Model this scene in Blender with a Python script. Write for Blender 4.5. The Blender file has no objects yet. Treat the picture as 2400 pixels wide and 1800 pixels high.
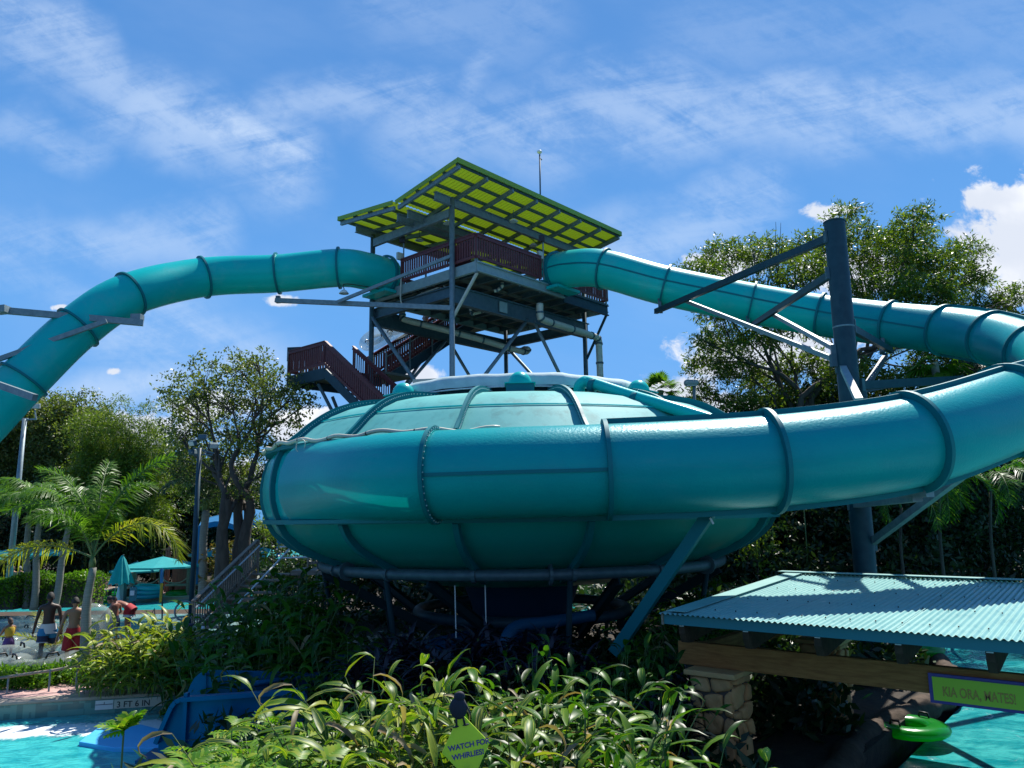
import bpy, math, random
import numpy as np
from mathutils import Vector, Matrix
random.seed(7); rng = np.random.default_rng(11)
R_ = math.radians
sc = bpy.context.scene
COL = sc.collection

# ------------------------------------------------------------------ camera
CAM = np.array([0, 0, 3.6]); FPX = 1800.0; PITCH = R_(9.6); ROLL = 0.0148
Fw = np.array([0, math.cos(PITCH), math.sin(PITCH)])
R0 = np.array([1, 0, 0]); U0 = np.array([0, -math.sin(PITCH), math.cos(PITCH)])
Rt = math.cos(ROLL)*R0 - math.sin(ROLL)*U0
Up = math.sin(ROLL)*R0 + math.cos(ROLL)*U0
cam = bpy.data.cameras.new('camera'); camo = bpy.data.objects.new('camera', cam); COL.objects.link(camo)
cam.sensor_width = 36; cam.lens = FPX/2400*36; cam.clip_end = 2000; cam.clip_start = 0.05
M = Matrix(((Rt[0], Up[0], -Fw[0], CAM[0]), (Rt[1], Up[1], -Fw[1], CAM[1]), (Rt[2], Up[2], -Fw[2], CAM[2]), (0, 0, 0, 1)))
camo.matrix_world = M
sc.camera = camo
def ray(px, py):
    return Fw + (px-1200)/FPX*Rt + (900-py)/FPX*Up
def at(px, py, Y):                      # world point seen at a photo pixel at depth Y
    d = ray(px, py); return CAM + d*(Y/d[1])
def atz(px, py, z):                     # ... on a horizontal plane
    d = ray(px, py); return CAM + d*((z-CAM[2])/d[2])

# ------------------------------------------------------------------ light
SUN_AZ, SUN_EL = R_(28), R_(56)
sdir = Vector((math.sin(SUN_AZ)*math.cos(SUN_EL), math.cos(SUN_AZ)*math.cos(SUN_EL), math.sin(SUN_EL)))
sl = bpy.data.lights.new('sun', 'SUN'); sl.energy = 5.0; sl.angle = R_(0.53); sl.color = (1, .96, .88)
so = bpy.data.objects.new('sun', sl); COL.objects.link(so); so.rotation_euler = sdir.to_track_quat('Z', 'Y').to_euler()
sc.view_settings.view_transform = 'Standard'; sc.view_settings.look = 'None'
sc.view_settings.exposure = 0.85; sc.view_settings.gamma = 1

W = bpy.data.worlds.new("World"); sc.world = W; W.use_nodes = True
class NT:
    """tiny helper for node graphs"""
    def __init__(s, nt): s.nt = nt; s.n = nt.nodes; s.l = nt.links
    def node(s, t, **kw):
        n = s.n.new(t)
        for k, v in kw.items(): setattr(n, k, v)
        return n
    def put(s, sock, v):
        if isinstance(v, bpy.types.NodeSocket): s.l.new(v, sock)
        elif v is not None: sock.default_value = v
    def math(s, op, a, b=None, c=None, clamp=False):
        n = s.node('ShaderNodeMath', operation=op, use_clamp=clamp); s.put(n.inputs[0], a)
        if b is not None: s.put(n.inputs[1], b)
        if c is not None: s.put(n.inputs[2], c)
        return n.outputs[0]
    def vm(s, op, a, b=None):
        n = s.node('ShaderNodeVectorMath', operation=op); s.put(n.inputs[0], a)
        if b is not None: s.put(n.inputs[1], b)
        return n.outputs['Value' if op in ('DOT_PRODUCT', 'LENGTH') else 'Vector']
    def mix(s, f, a, b, mode='MIX'):
        n = s.node('ShaderNodeMix', data_type='RGBA', blend_type=mode); n.clamp_factor = True
        s.put(n.inputs[0], f)
        for i, v in ((6, a), (7, b)):
            if isinstance(v, (tuple, list)): v = tuple(v)+((1,) if len(v) == 3 else ())
            s.put(n.inputs[i], v)
        return n.outputs[2]
    def ramp(s, f, stops, interp='LINEAR'):
        n = s.node('ShaderNodeValToRGB'); n.color_ramp.interpolation = interp
        e = n.color_ramp.elements
        while len(e) > 1: e.remove(e[0])
        e[0].position = stops[0][0]; e[0].color = tuple(stops[0][1])+(1,)
        for p, c in stops[1:]:
            q = e.new(p); q.color = tuple(c)+(1,)
        s.put(n.inputs[0], f); return n.outputs[0]
    def noise(s, vec, scale, detail=4, rough=.55, dist=0, dims='3D'):
        n = s.node('ShaderNodeTexNoise', noise_dimensions=dims)
        if vec is not None: s.put(n.inputs['Vector'], vec)
        n.inputs['Scale'].default_value = scale; n.inputs['Detail'].default_value = detail
        n.inputs['Roughness'].default_value = rough; n.inputs['Distortion'].default_value = dist
        return n.outputs[0]
    def map(s, v, a, b, c=0, d=1):
        n = s.node('ShaderNodeMapRange', interpolation_type='SMOOTHSTEP'); s.put(n.inputs[0], v)
        for i, q in zip((1, 2, 3, 4), (a, b, c, d)): n.inputs[i].default_value = q
        return n.outputs[0]
    def comb(s, x, y, z=0.):
        n = s.node('ShaderNodeCombineXYZ'); s.put(n.inputs[0], x); s.put(n.inputs[1], y); s.put(n.inputs[2], z); return n.outputs[0]

def build_world():
    g = NT(W.node_tree); g.n.clear()
    sky = g.node('ShaderNodeTexSky', sky_type='NISHITA', sun_disc=False, sun_elevation=SUN_EL, sun_rotation=SUN_AZ)
    sky.air_density = 1.0; sky.dust_density = .5; sky.ozone_density = 1.6
    tc = g.node('ShaderNodeTexCoord').outputs['Generated']
    sep = g.node('ShaderNodeSeparateXYZ'); g.put(sep.inputs[0], tc)
    X, Y, Z = sep.outputs
    yy = g.math('MAXIMUM', g.math('ABSOLUTE', Y), .12)
    a = g.math('DIVIDE', X, yy); b = g.math('DIVIDE', Z, yy)
    def sp(px, py):
        d = ray(px, py); return d[0]/d[1], d[2]/d[1]
    def rot(ang, kx=1., ky=1.):              # coordinates turned by ang, stretched
        c, s_ = math.cos(ang), math.sin(ang)
        u = g.math('ADD', g.math('MULTIPLY', a, c*kx), g.math('MULTIPLY', b, s_*kx))
        v = g.math('ADD', g.math('MULTIPLY', a, -s_*ky), g.math('MULTIPLY', b, c*ky))
        return g.comb(u, v, 0.)
    warp = g.noise(g.comb(a, b, 0.), 3.0, 3, .5)
    warp2 = g.noise(g.comb(b, a, 3.), 9.0, 4, .6)
    wofs = g.math('ADD', g.math('MULTIPLY', g.math('SUBTRACT', warp, .5), .22), g.math('MULTIPLY', g.math('SUBTRACT', warp2, .5), .07))
    def seg(p, q, w, amp=1.):                # soft band between two sky points
        (x0, y0), (x1, y1) = sp(*p), sp(*q)
        dx, dy = x1-x0, y1-y0; L = math.hypot(dx, dy); dx /= L; dy /= L
        ra = g.math('SUBTRACT', a, x0); rb = g.math('SUBTRACT', b, y0)
        t = g.math('ADD', g.math('MULTIPLY', ra, dx), g.math('MULTIPLY', rb, dy))
        n = g.math('ADD', g.math('ADD', g.math('MULTIPLY', ra, -dy), g.math('MULTIPLY', rb, dx)), wofs)
        tcl = g.math('MINIMUM', g.math('MAXIMUM', t, 0.), L)
        dt = g.math('SUBTRACT', t, tcl)
        d = g.math('SQRT', g.math('ADD', g.math('MULTIPLY', dt, dt), g.math('MULTIPLY', n, n)))
        return g.math('MULTIPLY', g.map(d, 0, w, 1, 0), amp)
    def mx(*l):
        r = l[0]
        for q in l[1:]: r = g.math('MAXIMUM', r, q)
        return r
    cirrus = mx(seg((20, 30), (330, 250), .065, .62), seg((330, 250), (640, 420), .10, .75), seg((500, 320), (650, 400), .08, 1.05),
                seg((640, 270), (1000, 240), .07, .55), seg((980, 300), (1600, 250), .11, .58), seg((1150, 150), (1080, 300), .05, .4),
                seg((1550, 300), (2400, 220), .085, .62), seg((1500, 330), (1950, 330), .08, .55), seg((1350, 580), (1800, 490), .07, .55),
                seg((0, 560), (500, 570), .06, .5), seg((60, 250), (220, 350), .05, .4), seg((330, 740), (640, 850), .10, .62), seg((120, 910), (400, 870), .06, .75), seg((1650, 90), (2400, 60), .12, .22),
                seg((900, 30), (1250, 60), .10, .25), seg((0, 640), (240, 720), .05, .3))
    f1 = g.noise(rot(R_(-33), 2.2, 17.), 1.0, 8, .62, .5)
    f2 = g.noise(rot(R_(12), 3.5, 22.), 1.0, 8, .66, .7)
    f3 = g.noise(g.comb(a, b, 5.), 26., 6, .7, .5)
    fib = g.math('ADD', g.math('ADD', g.math('MULTIPLY', f1, .45), g.math('MULTIPLY', f2, .4)), g.math('MULTIPLY', f3, .25))
    cir = g.math('MULTIPLY', cirrus, g.map(fib, .42, .64, .12, 1.0))
    veil = g.math('MULTIPLY', g.map(g.noise(rot(R_(-20), 1.2, 3.), 1.5, 5, .55), .42, .8), .13)
    cir = g.math('ADD', g.math('MULTIPLY', cir, .78), veil, clamp=True)
    def puff(p, rx, ry, sharp=.10):
        x0, y0 = sp(*p)
        u = g.math('DIVIDE', g.math('SUBTRACT', a, x0), rx); v = g.math('DIVIDE', g.math('SUBTRACT', b, y0), ry)
        return g.math('SUBTRACT', 1.0, g.math('SQRT', g.math('ADD', g.math('MULTIPLY', u, u), g.math('MULTIPLY', v, v))))
    cum = mx(puff((2440, 580), .17, .13), puff((2360, 468), .09, .035), puff((1922, 498), .032, .02), puff((1975, 492), .03, .008),
             puff((1590, 930), .085, .045), puff((1700, 950), .08, .03), puff((2000, 640), .10, .04), puff((1700, 620), .08, .03), puff((1800, 830), .16, .05), puff((1320, 940), .06, .03),
             puff((985, 880), .035, .018), puff((760, 985), .045, .022), puff((690, 1010), .06, .03), puff((655, 705), .03, .012), puff((268, 871), .014, .008), puff((480, 960), .07, .03),
             puff((330, 1010), .14, .03), puff((140, 720), .014, .006), puff((1400, 1010), .35, .04), puff((560, 1120), .10, .03))
    cn = g.noise(g.comb(a, b, 2.), 24., 9, .62, .3)
    cn2 = g.noise(g.comb(a, b, 7.), 9., 4, .5)
    cuv = g.math('ADD', cum, g.math('MULTIPLY', g.math('SUBTRACT', g.math('ADD', g.math('MULTIPLY', cn, .7), g.math('MULTIPLY', cn2, .3)), .5), 2.6))
    cumd = g.map(cuv, .12, .50)
    cumd = g.math('MULTIPLY', cumd, g.map(cum, -.35, .1))
    # sky colour: the Nishita sky, a little deeper
    skyc = g.mix(1., sky.outputs[0], (.62, .9, 1.15), 'MULTIPLY')
    grad = g.ramp(g.math('MAXIMUM', Z, 0.), [(0, (.18, .45, .93)), (.25, (.14, .42, .92)), (.5, (.105, .32, .76)), (.75, (.08, .26, .66)), (1, (.05, .2, .58))])
    skyb = g.node('ShaderNodeMix', data_type='RGBA'); skyb.inputs[0].default_value = .86
    g.put(skyb.inputs[6], skyc); g.put(skyb.inputs[7], g.mix(1., grad, (10., 10., 10.), 'MULTIPLY'))
    cshade = g.mix(g.map(g.math('SUBTRACT', cn2, g.math('MULTIPLY', cum, .2)), .35, .7), (7.6, 8.2, 9.4), (10.8, 11., 11.4))
    c1 = g.mix(cir, skyb.outputs[2], (6.4, 7.9, 10.2))
    c2 = g.mix(cumd, c1, cshade)
    bg = g.node('ShaderNodeBackground'); g.put(bg.inputs[0], c2); bg.inputs[1].default_value = .056
    out = g.node('ShaderNodeOutputWorld'); g.l.new(bg.outputs[0], out.inputs[0])
SKYV = 1.45
build_world()

# ------------------------------------------------------------------ materials
AK = .78      # common scale of all base colours for the chosen exposure
def mat(name, base, rough=.6, metal=0., var=None, vscale=3., bump=0., bscale=20., trans=0., spec=.5, coat=0., stint=None, stretch=None, extra=None, alpha=None, tcol=None):
    m = bpy.data.materials.new(name); m.use_nodes = True
    g = NT(m.node_tree); p = g.n['Principled BSDF']
    co = g.node('ShaderNodeTexCoord').outputs['Object']
    if stretch:
        mp = g.node('ShaderNodeMapping'); g.put(mp.inputs[0], co); mp.inputs['Scale'].default_value = stretch; co = mp.outputs[0]
    col = tuple(base)+(1,)
    if var:
        n = g.noise(co, vscale, 6, .6, .2)
        col = g.mix(g.map(n, .3, .7), base, var)
    if extra: col = extra(g, co, col)
    col = g.mix(1., col, (AK, AK, AK), 'MULTIPLY')
    g.put(p.inputs['Base Color'], col)
    p.inputs['Roughness'].default_value = rough; p.inputs['Metallic'].default_value = metal
    p.inputs['Specular IOR Level'].default_value = spec; p.inputs['Coat Weight'].default_value = coat
    p.inputs['Coat Roughness'].default_value = .12
    if stint: p.inputs['Specular Tint'].default_value = tuple(stint)+(1,)
    if bump:
        b = g.node('ShaderNodeBump'); b.inputs['Strength'].default_value = bump; b.inputs['Distance'].default_value = .02
        g.put(b.inputs['Height'], g.noise(co, bscale, 5, .6)); g.put(p.inputs['Normal'], b.outputs[0])
    outn = [n for n in g.n if n.type == 'OUTPUT_MATERIAL'][0]
    sh = p.outputs[0]
    if trans:
        t = g.node('ShaderNodeBsdfTranslucent'); g.put(t.inputs[0], tcol+(1,) if tcol else col)
        mm = g.node('ShaderNodeMixShader'); mm.inputs[0].default_value = trans
        g.l.new(sh, mm.inputs[1]); g.l.new(t.outputs[0], mm.inputs[2]); sh = mm.outputs[0]
    if alpha is not None:
        t = g.node('ShaderNodeBsdfTransparent'); mm = g.node('ShaderNodeMixShader'); mm.inputs[0].default_value = alpha
        g.l.new(t.outputs[0], mm.inputs[1]); g.l.new(sh, mm.inputs[2]); sh = mm.outputs[0]
    g.l.new(sh, outn.inputs[0])
    return m

def leafmat(name, cols, trans=.35, rough=.42, uvstripe=None, tcol=None, spec=.4):
    """cols: list of colours picked per leaf; clumps vary slowly too"""
    m = bpy.data.materials.new(name); m.use_nodes = True
    g = NT(m.node_tree); p = g.n['Principled BSDF']
    rnd = g.node('ShaderNodeNewGeometry').outputs['Random Per Island']
    stops = [(i/max(1, len(cols)-1), c) for i, c in enumerate(cols)]
    col = g.ramp(rnd, stops)
    co = g.node('ShaderNodeTexCoord').outputs['Object']
    n = g.noise(co, .7, 3, .5)
    col = g.mix(1., col, g.ramp(n, [(.3, (.75, .8, .8)), (.7, (1.25, 1.15, 1.1))]), 'MULTIPLY')
    if uvstripe:
        uv = g.node('ShaderNodeUVMap').outputs[0]
        mp = g.node('ShaderNodeMapping'); g.put(mp.inputs[0], uv); mp.inputs['Scale'].default_value = (9, .9, 1)
        add = g.vm('ADD', mp.outputs[0], g.comb(g.math('MULTIPLY', rnd, 37.), 0., 0.))
        st = g.noise(add, 1.4, 3, .6, .2)
        col = g.mix(g.math('MULTIPLY', g.map(st, uvstripe[1], uvstripe[1]+.13), uvstripe[2]), col, uvstripe[0])
    col = g.mix(1., col, (AK*.95, AK*.95, AK*.95), 'MULTIPLY')
    g.put(p.inputs['Base Color'], col); p.inputs['Roughness'].default_value = rough; p.inputs['Specular IOR Level'].default_value = spec
    t = g.node('ShaderNodeBsdfTranslucent')
    g.put(t.inputs[0], g.mix(1., col, tcol or (1.5, 1.6, .5), 'MULTIPLY'))
    mm = g.node('ShaderNodeMixShader'); mm.inputs[0].default_value = trans
    g.l.new(p.outputs[0], mm.inputs[1]); g.l.new(t.outputs[0], mm.inputs[2])
    outn = [n for n in g.n if n.type == 'OUTPUT_MATERIAL'][0]; g.l.new(mm.outputs[0], outn.inputs[0])
    return m

def water(name, deep, light, foam=None, rough=.06, scale=1.2, bump=.5):
    m = bpy.data.materials.new(name); m.use_nodes = True
    g = NT(m.node_tree); p = g.n['Principled BSDF']
    co = g.node('ShaderNodeTexCoord').outputs['Object']
    mp = g.node('ShaderNodeMapping'); g.put(mp.inputs[0], co); mp.inputs['Scale'].default_value = (1, 1.7, 1)
    n = g.noise(mp.outputs[0], scale, 7, .6, 1.2)
    n2 = g.noise(mp.outputs[0], scale*6, 5, .6, .8)
    f = g.math('ADD', g.math('MULTIPLY', n, .7), g.math('MULTIPLY', n2, .3))
    col = g.mix(g.map(f, .36, .62), deep, light)
    b = g.node('ShaderNodeBump'); b.inputs['Strength'].default_value = bump; b.inputs['Distance'].default_value = .06
    h = g.math('ADD', n, g.math('MULTIPLY', n2, .5))
    rv = rough
    if foam:
        fm = foam(g, co); col = g.mix(fm, col, (.85, .9, .92)); rv = g.math('ADD', g.math('MULTIPLY', fm, .5), rough)
        h = g.math('ADD', h, g.math('MULTIPLY', fm, g.noise(co, 16, 4, .7)))
    g.put(b.inputs['Height'], h)
    col = g.mix(1., col, (AK, AK, AK), 'MULTIPLY')
    g.put(p.inputs['Base Color'], col); g.put(p.inputs['Roughness'], rv); g.put(p.inputs['Normal'], b.outputs[0])
    p.inputs['IOR'].default_value = 1.33
    return m

# ------------------------------------------------------------------ object helpers
def tag(o, label=None, cat=None, group=None, kind=None):
    if label: o['label'] = label
    if cat: o['category'] = cat
    if group: o['group'] = group
    if kind: o['kind'] = kind
    return o
def org(o):
    v = np.zeros(3)
    while o is not None:
        v = v+np.array(o.location); o = o.parent
    return v
def thing(name, label, cat, loc=(0, 0, 0), group=None):
    o = bpy.data.objects.new(name, None); o.empty_display_size = .2; COL.objects.link(o); o.location = tuple(map(float, loc))
    return tag(o, label, cat, group)
def link(name, me, m, parent):
    if m is not None: me.materials.append(m)
    o = bpy.data.objects.new(name, me); COL.objects.link(o)
    if parent is not None: o.parent = parent
    return o
def quads(name, V, Q, m, parent=None, uv=None, smooth=False):
    """V (n,3) world coords, Q (k,4) or (k,3) index array: fast mesh"""
    V = np.asarray(V, float)
    if parent is not None: V = V-org(parent)
    me = bpy.data.meshes.new(name); k = Q.shape[1]
    me.vertices.add(len(V)); me.vertices.foreach_set('co', V.astype(np.float32).ravel())
    me.loops.add(Q.size); me.loops.foreach_set('vertex_index', Q.astype(np.int32).ravel())
    me.polygons.add(len(Q)); me.polygons.foreach_set('loop_start', np.arange(0, Q.size, k, dtype=np.int32))
    me.polygons.foreach_set('loop_total', np.full(len(Q), k, np.int32))
    if smooth: me.polygons.foreach_set('use_smooth', np.ones(len(Q), bool))
    if uv is not None:
        l = me.uv_layers.new(name='UVMap'); l.data.foreach_set('uv', np.asarray(uv)[Q.ravel()].astype(np.float32).ravel())
    me.update(calc_edges=True); me.validate()
    return link(name, me, m, parent)
def nrm(v):
    v = np.asarray(v, float); return v/(np.linalg.norm(v)+1e-9)
Zv = np.array([0, 0, 1.])
def frame(t):
    t = nrm(t); s = np.cross(t, Zv)
    if np.linalg.norm(s) < 1e-3: s = np.array([1., 0, 0])
    s = nrm(s); return t, s, np.cross(s, t)
class MB:
    def __init__(s): s.v = []; s.f = []
    def add(s, V, F):
        b = len(s.v); s.v += [tuple(map(float, p)) for p in V]; s.f += [tuple(i+b for i in f) for f in F]; return s
    def box(s, c, size, X=(1, 0, 0), Y=(0, 1, 0), Z=(0, 0, 1)):
        c = np.array(c, float); X, Y, Z = [np.array(a, float)*d/2 for a, d in zip((X, Y, Z), size)]
        V = [c+i*X+j*Y+k*Z for k in (-1, 1) for j in (-1, 1) for i in (-1, 1)]
        return s.add(V, [(0, 2, 3, 1), (4, 5, 7, 6), (0, 1, 5, 4), (2, 6, 7, 3), (0, 4, 6, 2), (1, 3, 7, 5)])
    def beam(s, p, q, w, h=None):
        p = np.array(p, float); q = np.array(q, float); h = h or w
        t, a, b = frame(q-p); return s.box((p+q)/2, (np.linalg.norm(q-p), w, h), t, a, b)
    def hbeam(s, p, q, w, h):           # I section
        p = np.array(p, float); q = np.array(q, float); t, a, b = frame(q-p); L = np.linalg.norm(q-p)
        s.box((p+q)/2, (L, w*.25, h*.86), t, a, b)
        for k in (-1, 1): s.box((p+q)/2+b*k*h*.465, (L, w, h*.07), t, a, b)
        return s
    def tube(s, pts, r, n=10, caps=True):
        pts = [np.array(p, float) for p in pts]; rs = r if hasattr(r, '__len__') else [r]*len(pts)
        V = []; ref = None
        for i, p in enumerate(pts):
            t = nrm(pts[min(i+1, len(pts)-1)]-pts[max(i-1, 0)])
            if ref is None: _, a, b = frame(t)
            else: a = nrm(ref-t*np.dot(ref, t)); b = np.cross(a, t)
            ref = a
            for k in range(n):
                th = 2*math.pi*k/n; V.append(p+rs[i]*(math.cos(th)*a+math.sin(th)*b))
        F = [(i*n+k, i*n+(k+1) % n, (i+1)*n+(k+1) % n, (i+1)*n+k) for i in range(len(pts)-1) for k in range(n)]
        if caps: F += [tuple(range(n))[::-1], tuple((len(pts)-1)*n+k for k in range(n))]
        return s.add(V, F)
    def lathe(s, prof, c=(0, 0, 0), n=24, a0=0., a1=2*math.pi, cap=False):
        c = np.array(c, float); full = abs(a1-a0-2*math.pi) < 1e-6; m = n if full else n+1
        V = [c+np.array([r*math.cos(a0+(a1-a0)*k/n), r*math.sin(a0+(a1-a0)*k/n), z]) for r, z in prof for k in range(m)]
        F = []
        for i in range(len(prof)-1):
            for k in range(n):
                k2 = (k+1) % m; F.append((i*m+k, i*m+k2, (i+1)*m+k2, (i+1)*m+k))
        return s.add(V, F)
    def ell(s, c, r, n=12, m=8, X=(1, 0, 0), Y=(0, 1, 0), Z=(0, 0, 1)):
        c = np.array(c, float); r = (r, r, r) if not hasattr(r, '__len__') else r
        X, Y, Z = [np.array(q, float) for q in (X, Y, Z)]
        V = [c-Z*r[2]]+[c+X*r[0]*math.cos(2*math.pi*k/n)*math.cos(p)+Y*r[1]*math.sin(2*math.pi*k/n)*math.cos(p)+Z*r[2]*math.sin(p)
             for p in [-math.pi/2+math.pi*j/m for j in range(1, m)] for k in range(n)]+[c+Z*r[2]]
        F = [(0, 1+(k+1) % n, 1+k) for k in range(n)]
        F += [(1+j*n+k, 1+j*n+(k+1) % n, 1+(j+1)*n+(k+1) % n, 1+(j+1)*n+k) for j in range(m-2) for k in range(n)]
        b = 1+(m-2)*n; F += [(b+k, b+(k+1) % n, b+n) for k in range(n)]
        return s.add(V, F)
    def torus(s, c, R, r, n=32, m=12, nz=(0, 0, 1), sq=1.):
        t = nrm(nz); a = nrm(np.cross(t, (0, 1, .01))); b = np.cross(t, a); c = np.array(c, float)
        V = [c+(R+r*math.cos(q))*(math.cos(p)*a+math.sin(p)*b)+t*r*sq*math.sin(q) for p in [2*math.pi*i/n for i in range(n)] for q in [2*math.pi*j/m for j in range(m)]]
        F = [(i*m+j, ((i+1) % n)*m+j, ((i+1) % n)*m+(j+1) % m, i*m+(j+1) % m) for i in range(n) for j in range(m)]
        return s.add(V, F)
    def prism(s, poly, z0, z1):
        n = len(poly); V = [(x, y, z0) for x, y in poly]+[(x, y, z1) for x, y in poly]
        return s.add(V, [tuple(range(n))[::-1], tuple(range(n, 2*n))]+[(i, (i+1) % n, n+(i+1) % n, n+i) for i in range(n)])
    def build(s, name, m, parent=None, smooth=False, bevel=0):
        o_ = org(parent) if parent is not None else np.zeros(3)
        me = bpy.data.meshes.new(name); me.from_pydata([tuple(np.array(v)-o_) for v in s.v], [], s.f)
        if smooth is True: me.polygons.foreach_set('use_smooth', [True]*len(s.f))
        me.update(); o = link(name, me, m, parent)
        if smooth == 'auto':
            me.polygons.foreach_set('use_smooth', [True]*len(s.f))
            try: me.set_sharp_from_angle(angle=R_(35))
            except Exception: pass
        if bevel:
            b = o.modifiers.new('bevel', 'BEVEL'); b.width = bevel; b.segments = 2; b.limit_method = 'ANGLE'
        return o
def catmull(P, n=8):
    P = [np.array(p, float) for p in P]; P = [2*P[0]-P[1]]+P+[2*P[-1]-P[-2]]; out = []; idx = []
    for i in range(1, len(P)-2):
        idx.append(len(out))
        for k in range(n):
            t = k/n; a, b, c, d = P[i-1:i+3]
            out.append(.5*((2*b)+(-a+c)*t+(2*a-5*b+4*c-d)*t*t+(-a+3*b-3*c+d)*t**3))
    idx.append(len(out)); out.append(P[-2]); return out, idx
def text_mesh(s, size, ext, name, m, parent, O, X, Yv, offset=0., align='LEFT', shear=0., xs=1.):
    cu = bpy.data.curves.new(name, 'FONT'); cu.body = s; cu.size = size; cu.extrude = ext; cu.align_x = align; cu.offset = offset; cu.shear = shear
    o = bpy.data.objects.new(name, cu); COL.objects.link(o)
    dg = bpy.context.evaluated_depsgraph_get(); dg.update()
    me = bpy.data.meshes.new_from_object(o.evaluated_get(dg)); COL.objects.unlink(o); bpy.data.objects.remove(o)
    X = nrm(X); Yv = nrm(Yv); Zn = np.cross(X, Yv); off = np.array(O, float)-(org(parent) if parent else 0)
    for v in me.vertices:
        c = v.co; v.co = Vector(off+X*c.x*xs+Yv*c.y+Zn*c.z)
    me.materials.clear(); me.update(); return link(name, me, m, parent)
def copy_tree(o, parent=None):
    c = o.copy(); COL.objects.link(c); c.parent = parent
    for ch in list(o.children): copy_tree(ch, c)
    return c
# ------------------------------------------------------------------ material set
def streaks(c2, lo=.5, hi=.75, k=.6, sc=(1.2, 1.2, .25), ns=3.):
    def f(g, co, col):
        mp = g.node('ShaderNodeMapping'); g.put(mp.inputs[0], co); mp.inputs['Scale'].default_value = sc
        n = g.noise(mp.outputs[0], ns, 7, .65, .3)
        return g.mix(g.math('MULTIPLY', g.map(n, lo, hi), k), col, c2)
    return f
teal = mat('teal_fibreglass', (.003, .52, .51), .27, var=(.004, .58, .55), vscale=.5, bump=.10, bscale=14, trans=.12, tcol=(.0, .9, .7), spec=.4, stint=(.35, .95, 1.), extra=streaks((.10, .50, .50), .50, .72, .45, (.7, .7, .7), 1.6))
teal_shade = mat('shade_toned_teal_fibreglass', (.001, .33, .36), .30, var=(.001, .39, .39), vscale=.7, bump=.3, bscale=22, trans=.06, tcol=(.0, .6, .5), spec=.40, stint=(.3, .85, 1.), extra=streaks((.05, .34, .38), .50, .75, .5, (.5, .5, 2.2), 1.8))  # same slide teal, made darker and bluer to put shade into the colour
teal_rim = mat('teal_flange', (.002, .20, .23), .5, trans=.05, spec=.2)
teal_deep = mat('teal_underside', (.002, .40, .38), .3, var=(.003, .42, .39), vscale=.6, bump=.08, trans=.25, tcol=(.02, .7, .45), coat=.2)
lidm = mat('faded_lid', (.09, .40, .39), .6, spec=.1, var=(.14, .48, .46), vscale=.8, bump=.1, bscale=9, extra=streaks((.07, .27, .27), .48, .72, .75, (1.6, 1.6, .5), 2.2))
tarp = mat('white_tarp', (.62, .74, .74), .8, var=(.46, .60, .61), bump=.6, bscale=4, spec=.15)
steel = mat('galvanised_steel', (.17, .24, .27), .5, metal=.25, var=(.25, .32, .34), vscale=7, extra=streaks((.10, .15, .17), .5, .75, .5))
steel_d = mat('dark_painted_steel', (.055, .11, .14), .5, metal=.2, var=(.085, .15, .18), vscale=6)
steel_b = mat('blue_painted_steel', (.012, .048, .072), .5, var=(.02, .065, .09), vscale=5, spec=.3, extra=streaks((.05, .09, .11), .52, .75, .6))
paleblue = mat('pale_fascia_paint', (.30, .40, .40), .55, var=(.24, .33, .34), vscale=5, extra=streaks((.14, .11, .08), .62, .8, .7, (3, 3, .6), 2.5))
brown = mat('maroon_railing_paint', (.13, .03, .034), .5, spec=.25, var=(.17, .05, .05), vscale=9)
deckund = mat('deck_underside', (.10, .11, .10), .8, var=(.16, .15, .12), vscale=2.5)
limem = mat('lime_roof_sheet', (.30, .45, .02), .45, var=(.26, .40, .02), vscale=2, trans=.10, tcol=(.4, .6, .02))
pvc = mat('cream_pvc', (.62, .60, .48), .4, var=(.5, .5, .42), vscale=6)
hosem = mat('cream_hose', (.66, .62, .48), .5)
blackm = mat('black_rubber', (.012, .012, .014), .5)
white = mat('white_paint', (.78, .8, .8), .5)
rust = mat('rope_and_wood_brown', (.20, .10, .05), .8, var=(.3, .16, .08), vscale=8)
wood = mat('weathered_wood', (.36, .29, .22), .8, var=(.24, .19, .15), vscale=5, stretch=(1, 1, 4), bump=.3, bscale=25)
beamw = mat('brown_timber', (.46, .20, .065), .7, spec=.1, var=(.30, .12, .04), vscale=3, stretch=(1.2, 1.2, 9), bump=.25, bscale=20)
darkwood = mat('dark_rafter_timber', (.09, .06, .038), .8, spec=.1, var=(.05, .035, .025), vscale=8)
redwood = mat('red_brown_boards', (.22, .075, .045), .7, var=(.3, .12, .07), vscale=6)
roofm = mat('aqua_corrugated_sheet', (.19, .43, .41), .42, var=(.24, .49, .46), vscale=1.3, bump=.05, extra=streaks((.09, .28, .30), .5, .72, .6, (2, 2, 2), 2.2))
roofedge = mat('aqua_fascia', (.015, .20, .24), .5)
def stone_extra(g, co, col):
    v = g.node('ShaderNodeTexVoronoi'); g.put(v.inputs['Vector'], co); v.inputs['Scale'].default_value = 1.1
    rn_ = g.node('ShaderNodeObjectInfo').outputs['Random']
    return g.mix(.6, col, g.ramp(rn_, [(0, (.56, .20, .08)), (.3, (.70, .36, .14)), (.55, (.55, .27, .11)), (.8, (.76, .46, .20)), (1, (.40, .16, .07))]))
stone = mat('warm_field_stone', (.48, .22, .09), .85, var=(.62, .36, .17), vscale=5, bump=.8, bscale=10, spec=.2, extra=stone_extra)
mortar = mat('mortar', (.10, .075, .06), .9)
blue_gel = mat('blue_gelcoat', (.001, .10, .24), .3, var=(.001, .12, .28), vscale=1, spec=.3, stint=(.2, .7, 1.), bump=.04)
blue_mat = mat('sky_blue_pad', (.06, .45, .85), .5, var=(.08, .5, .88), vscale=3, stretch=(1, 5, 1))
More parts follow.
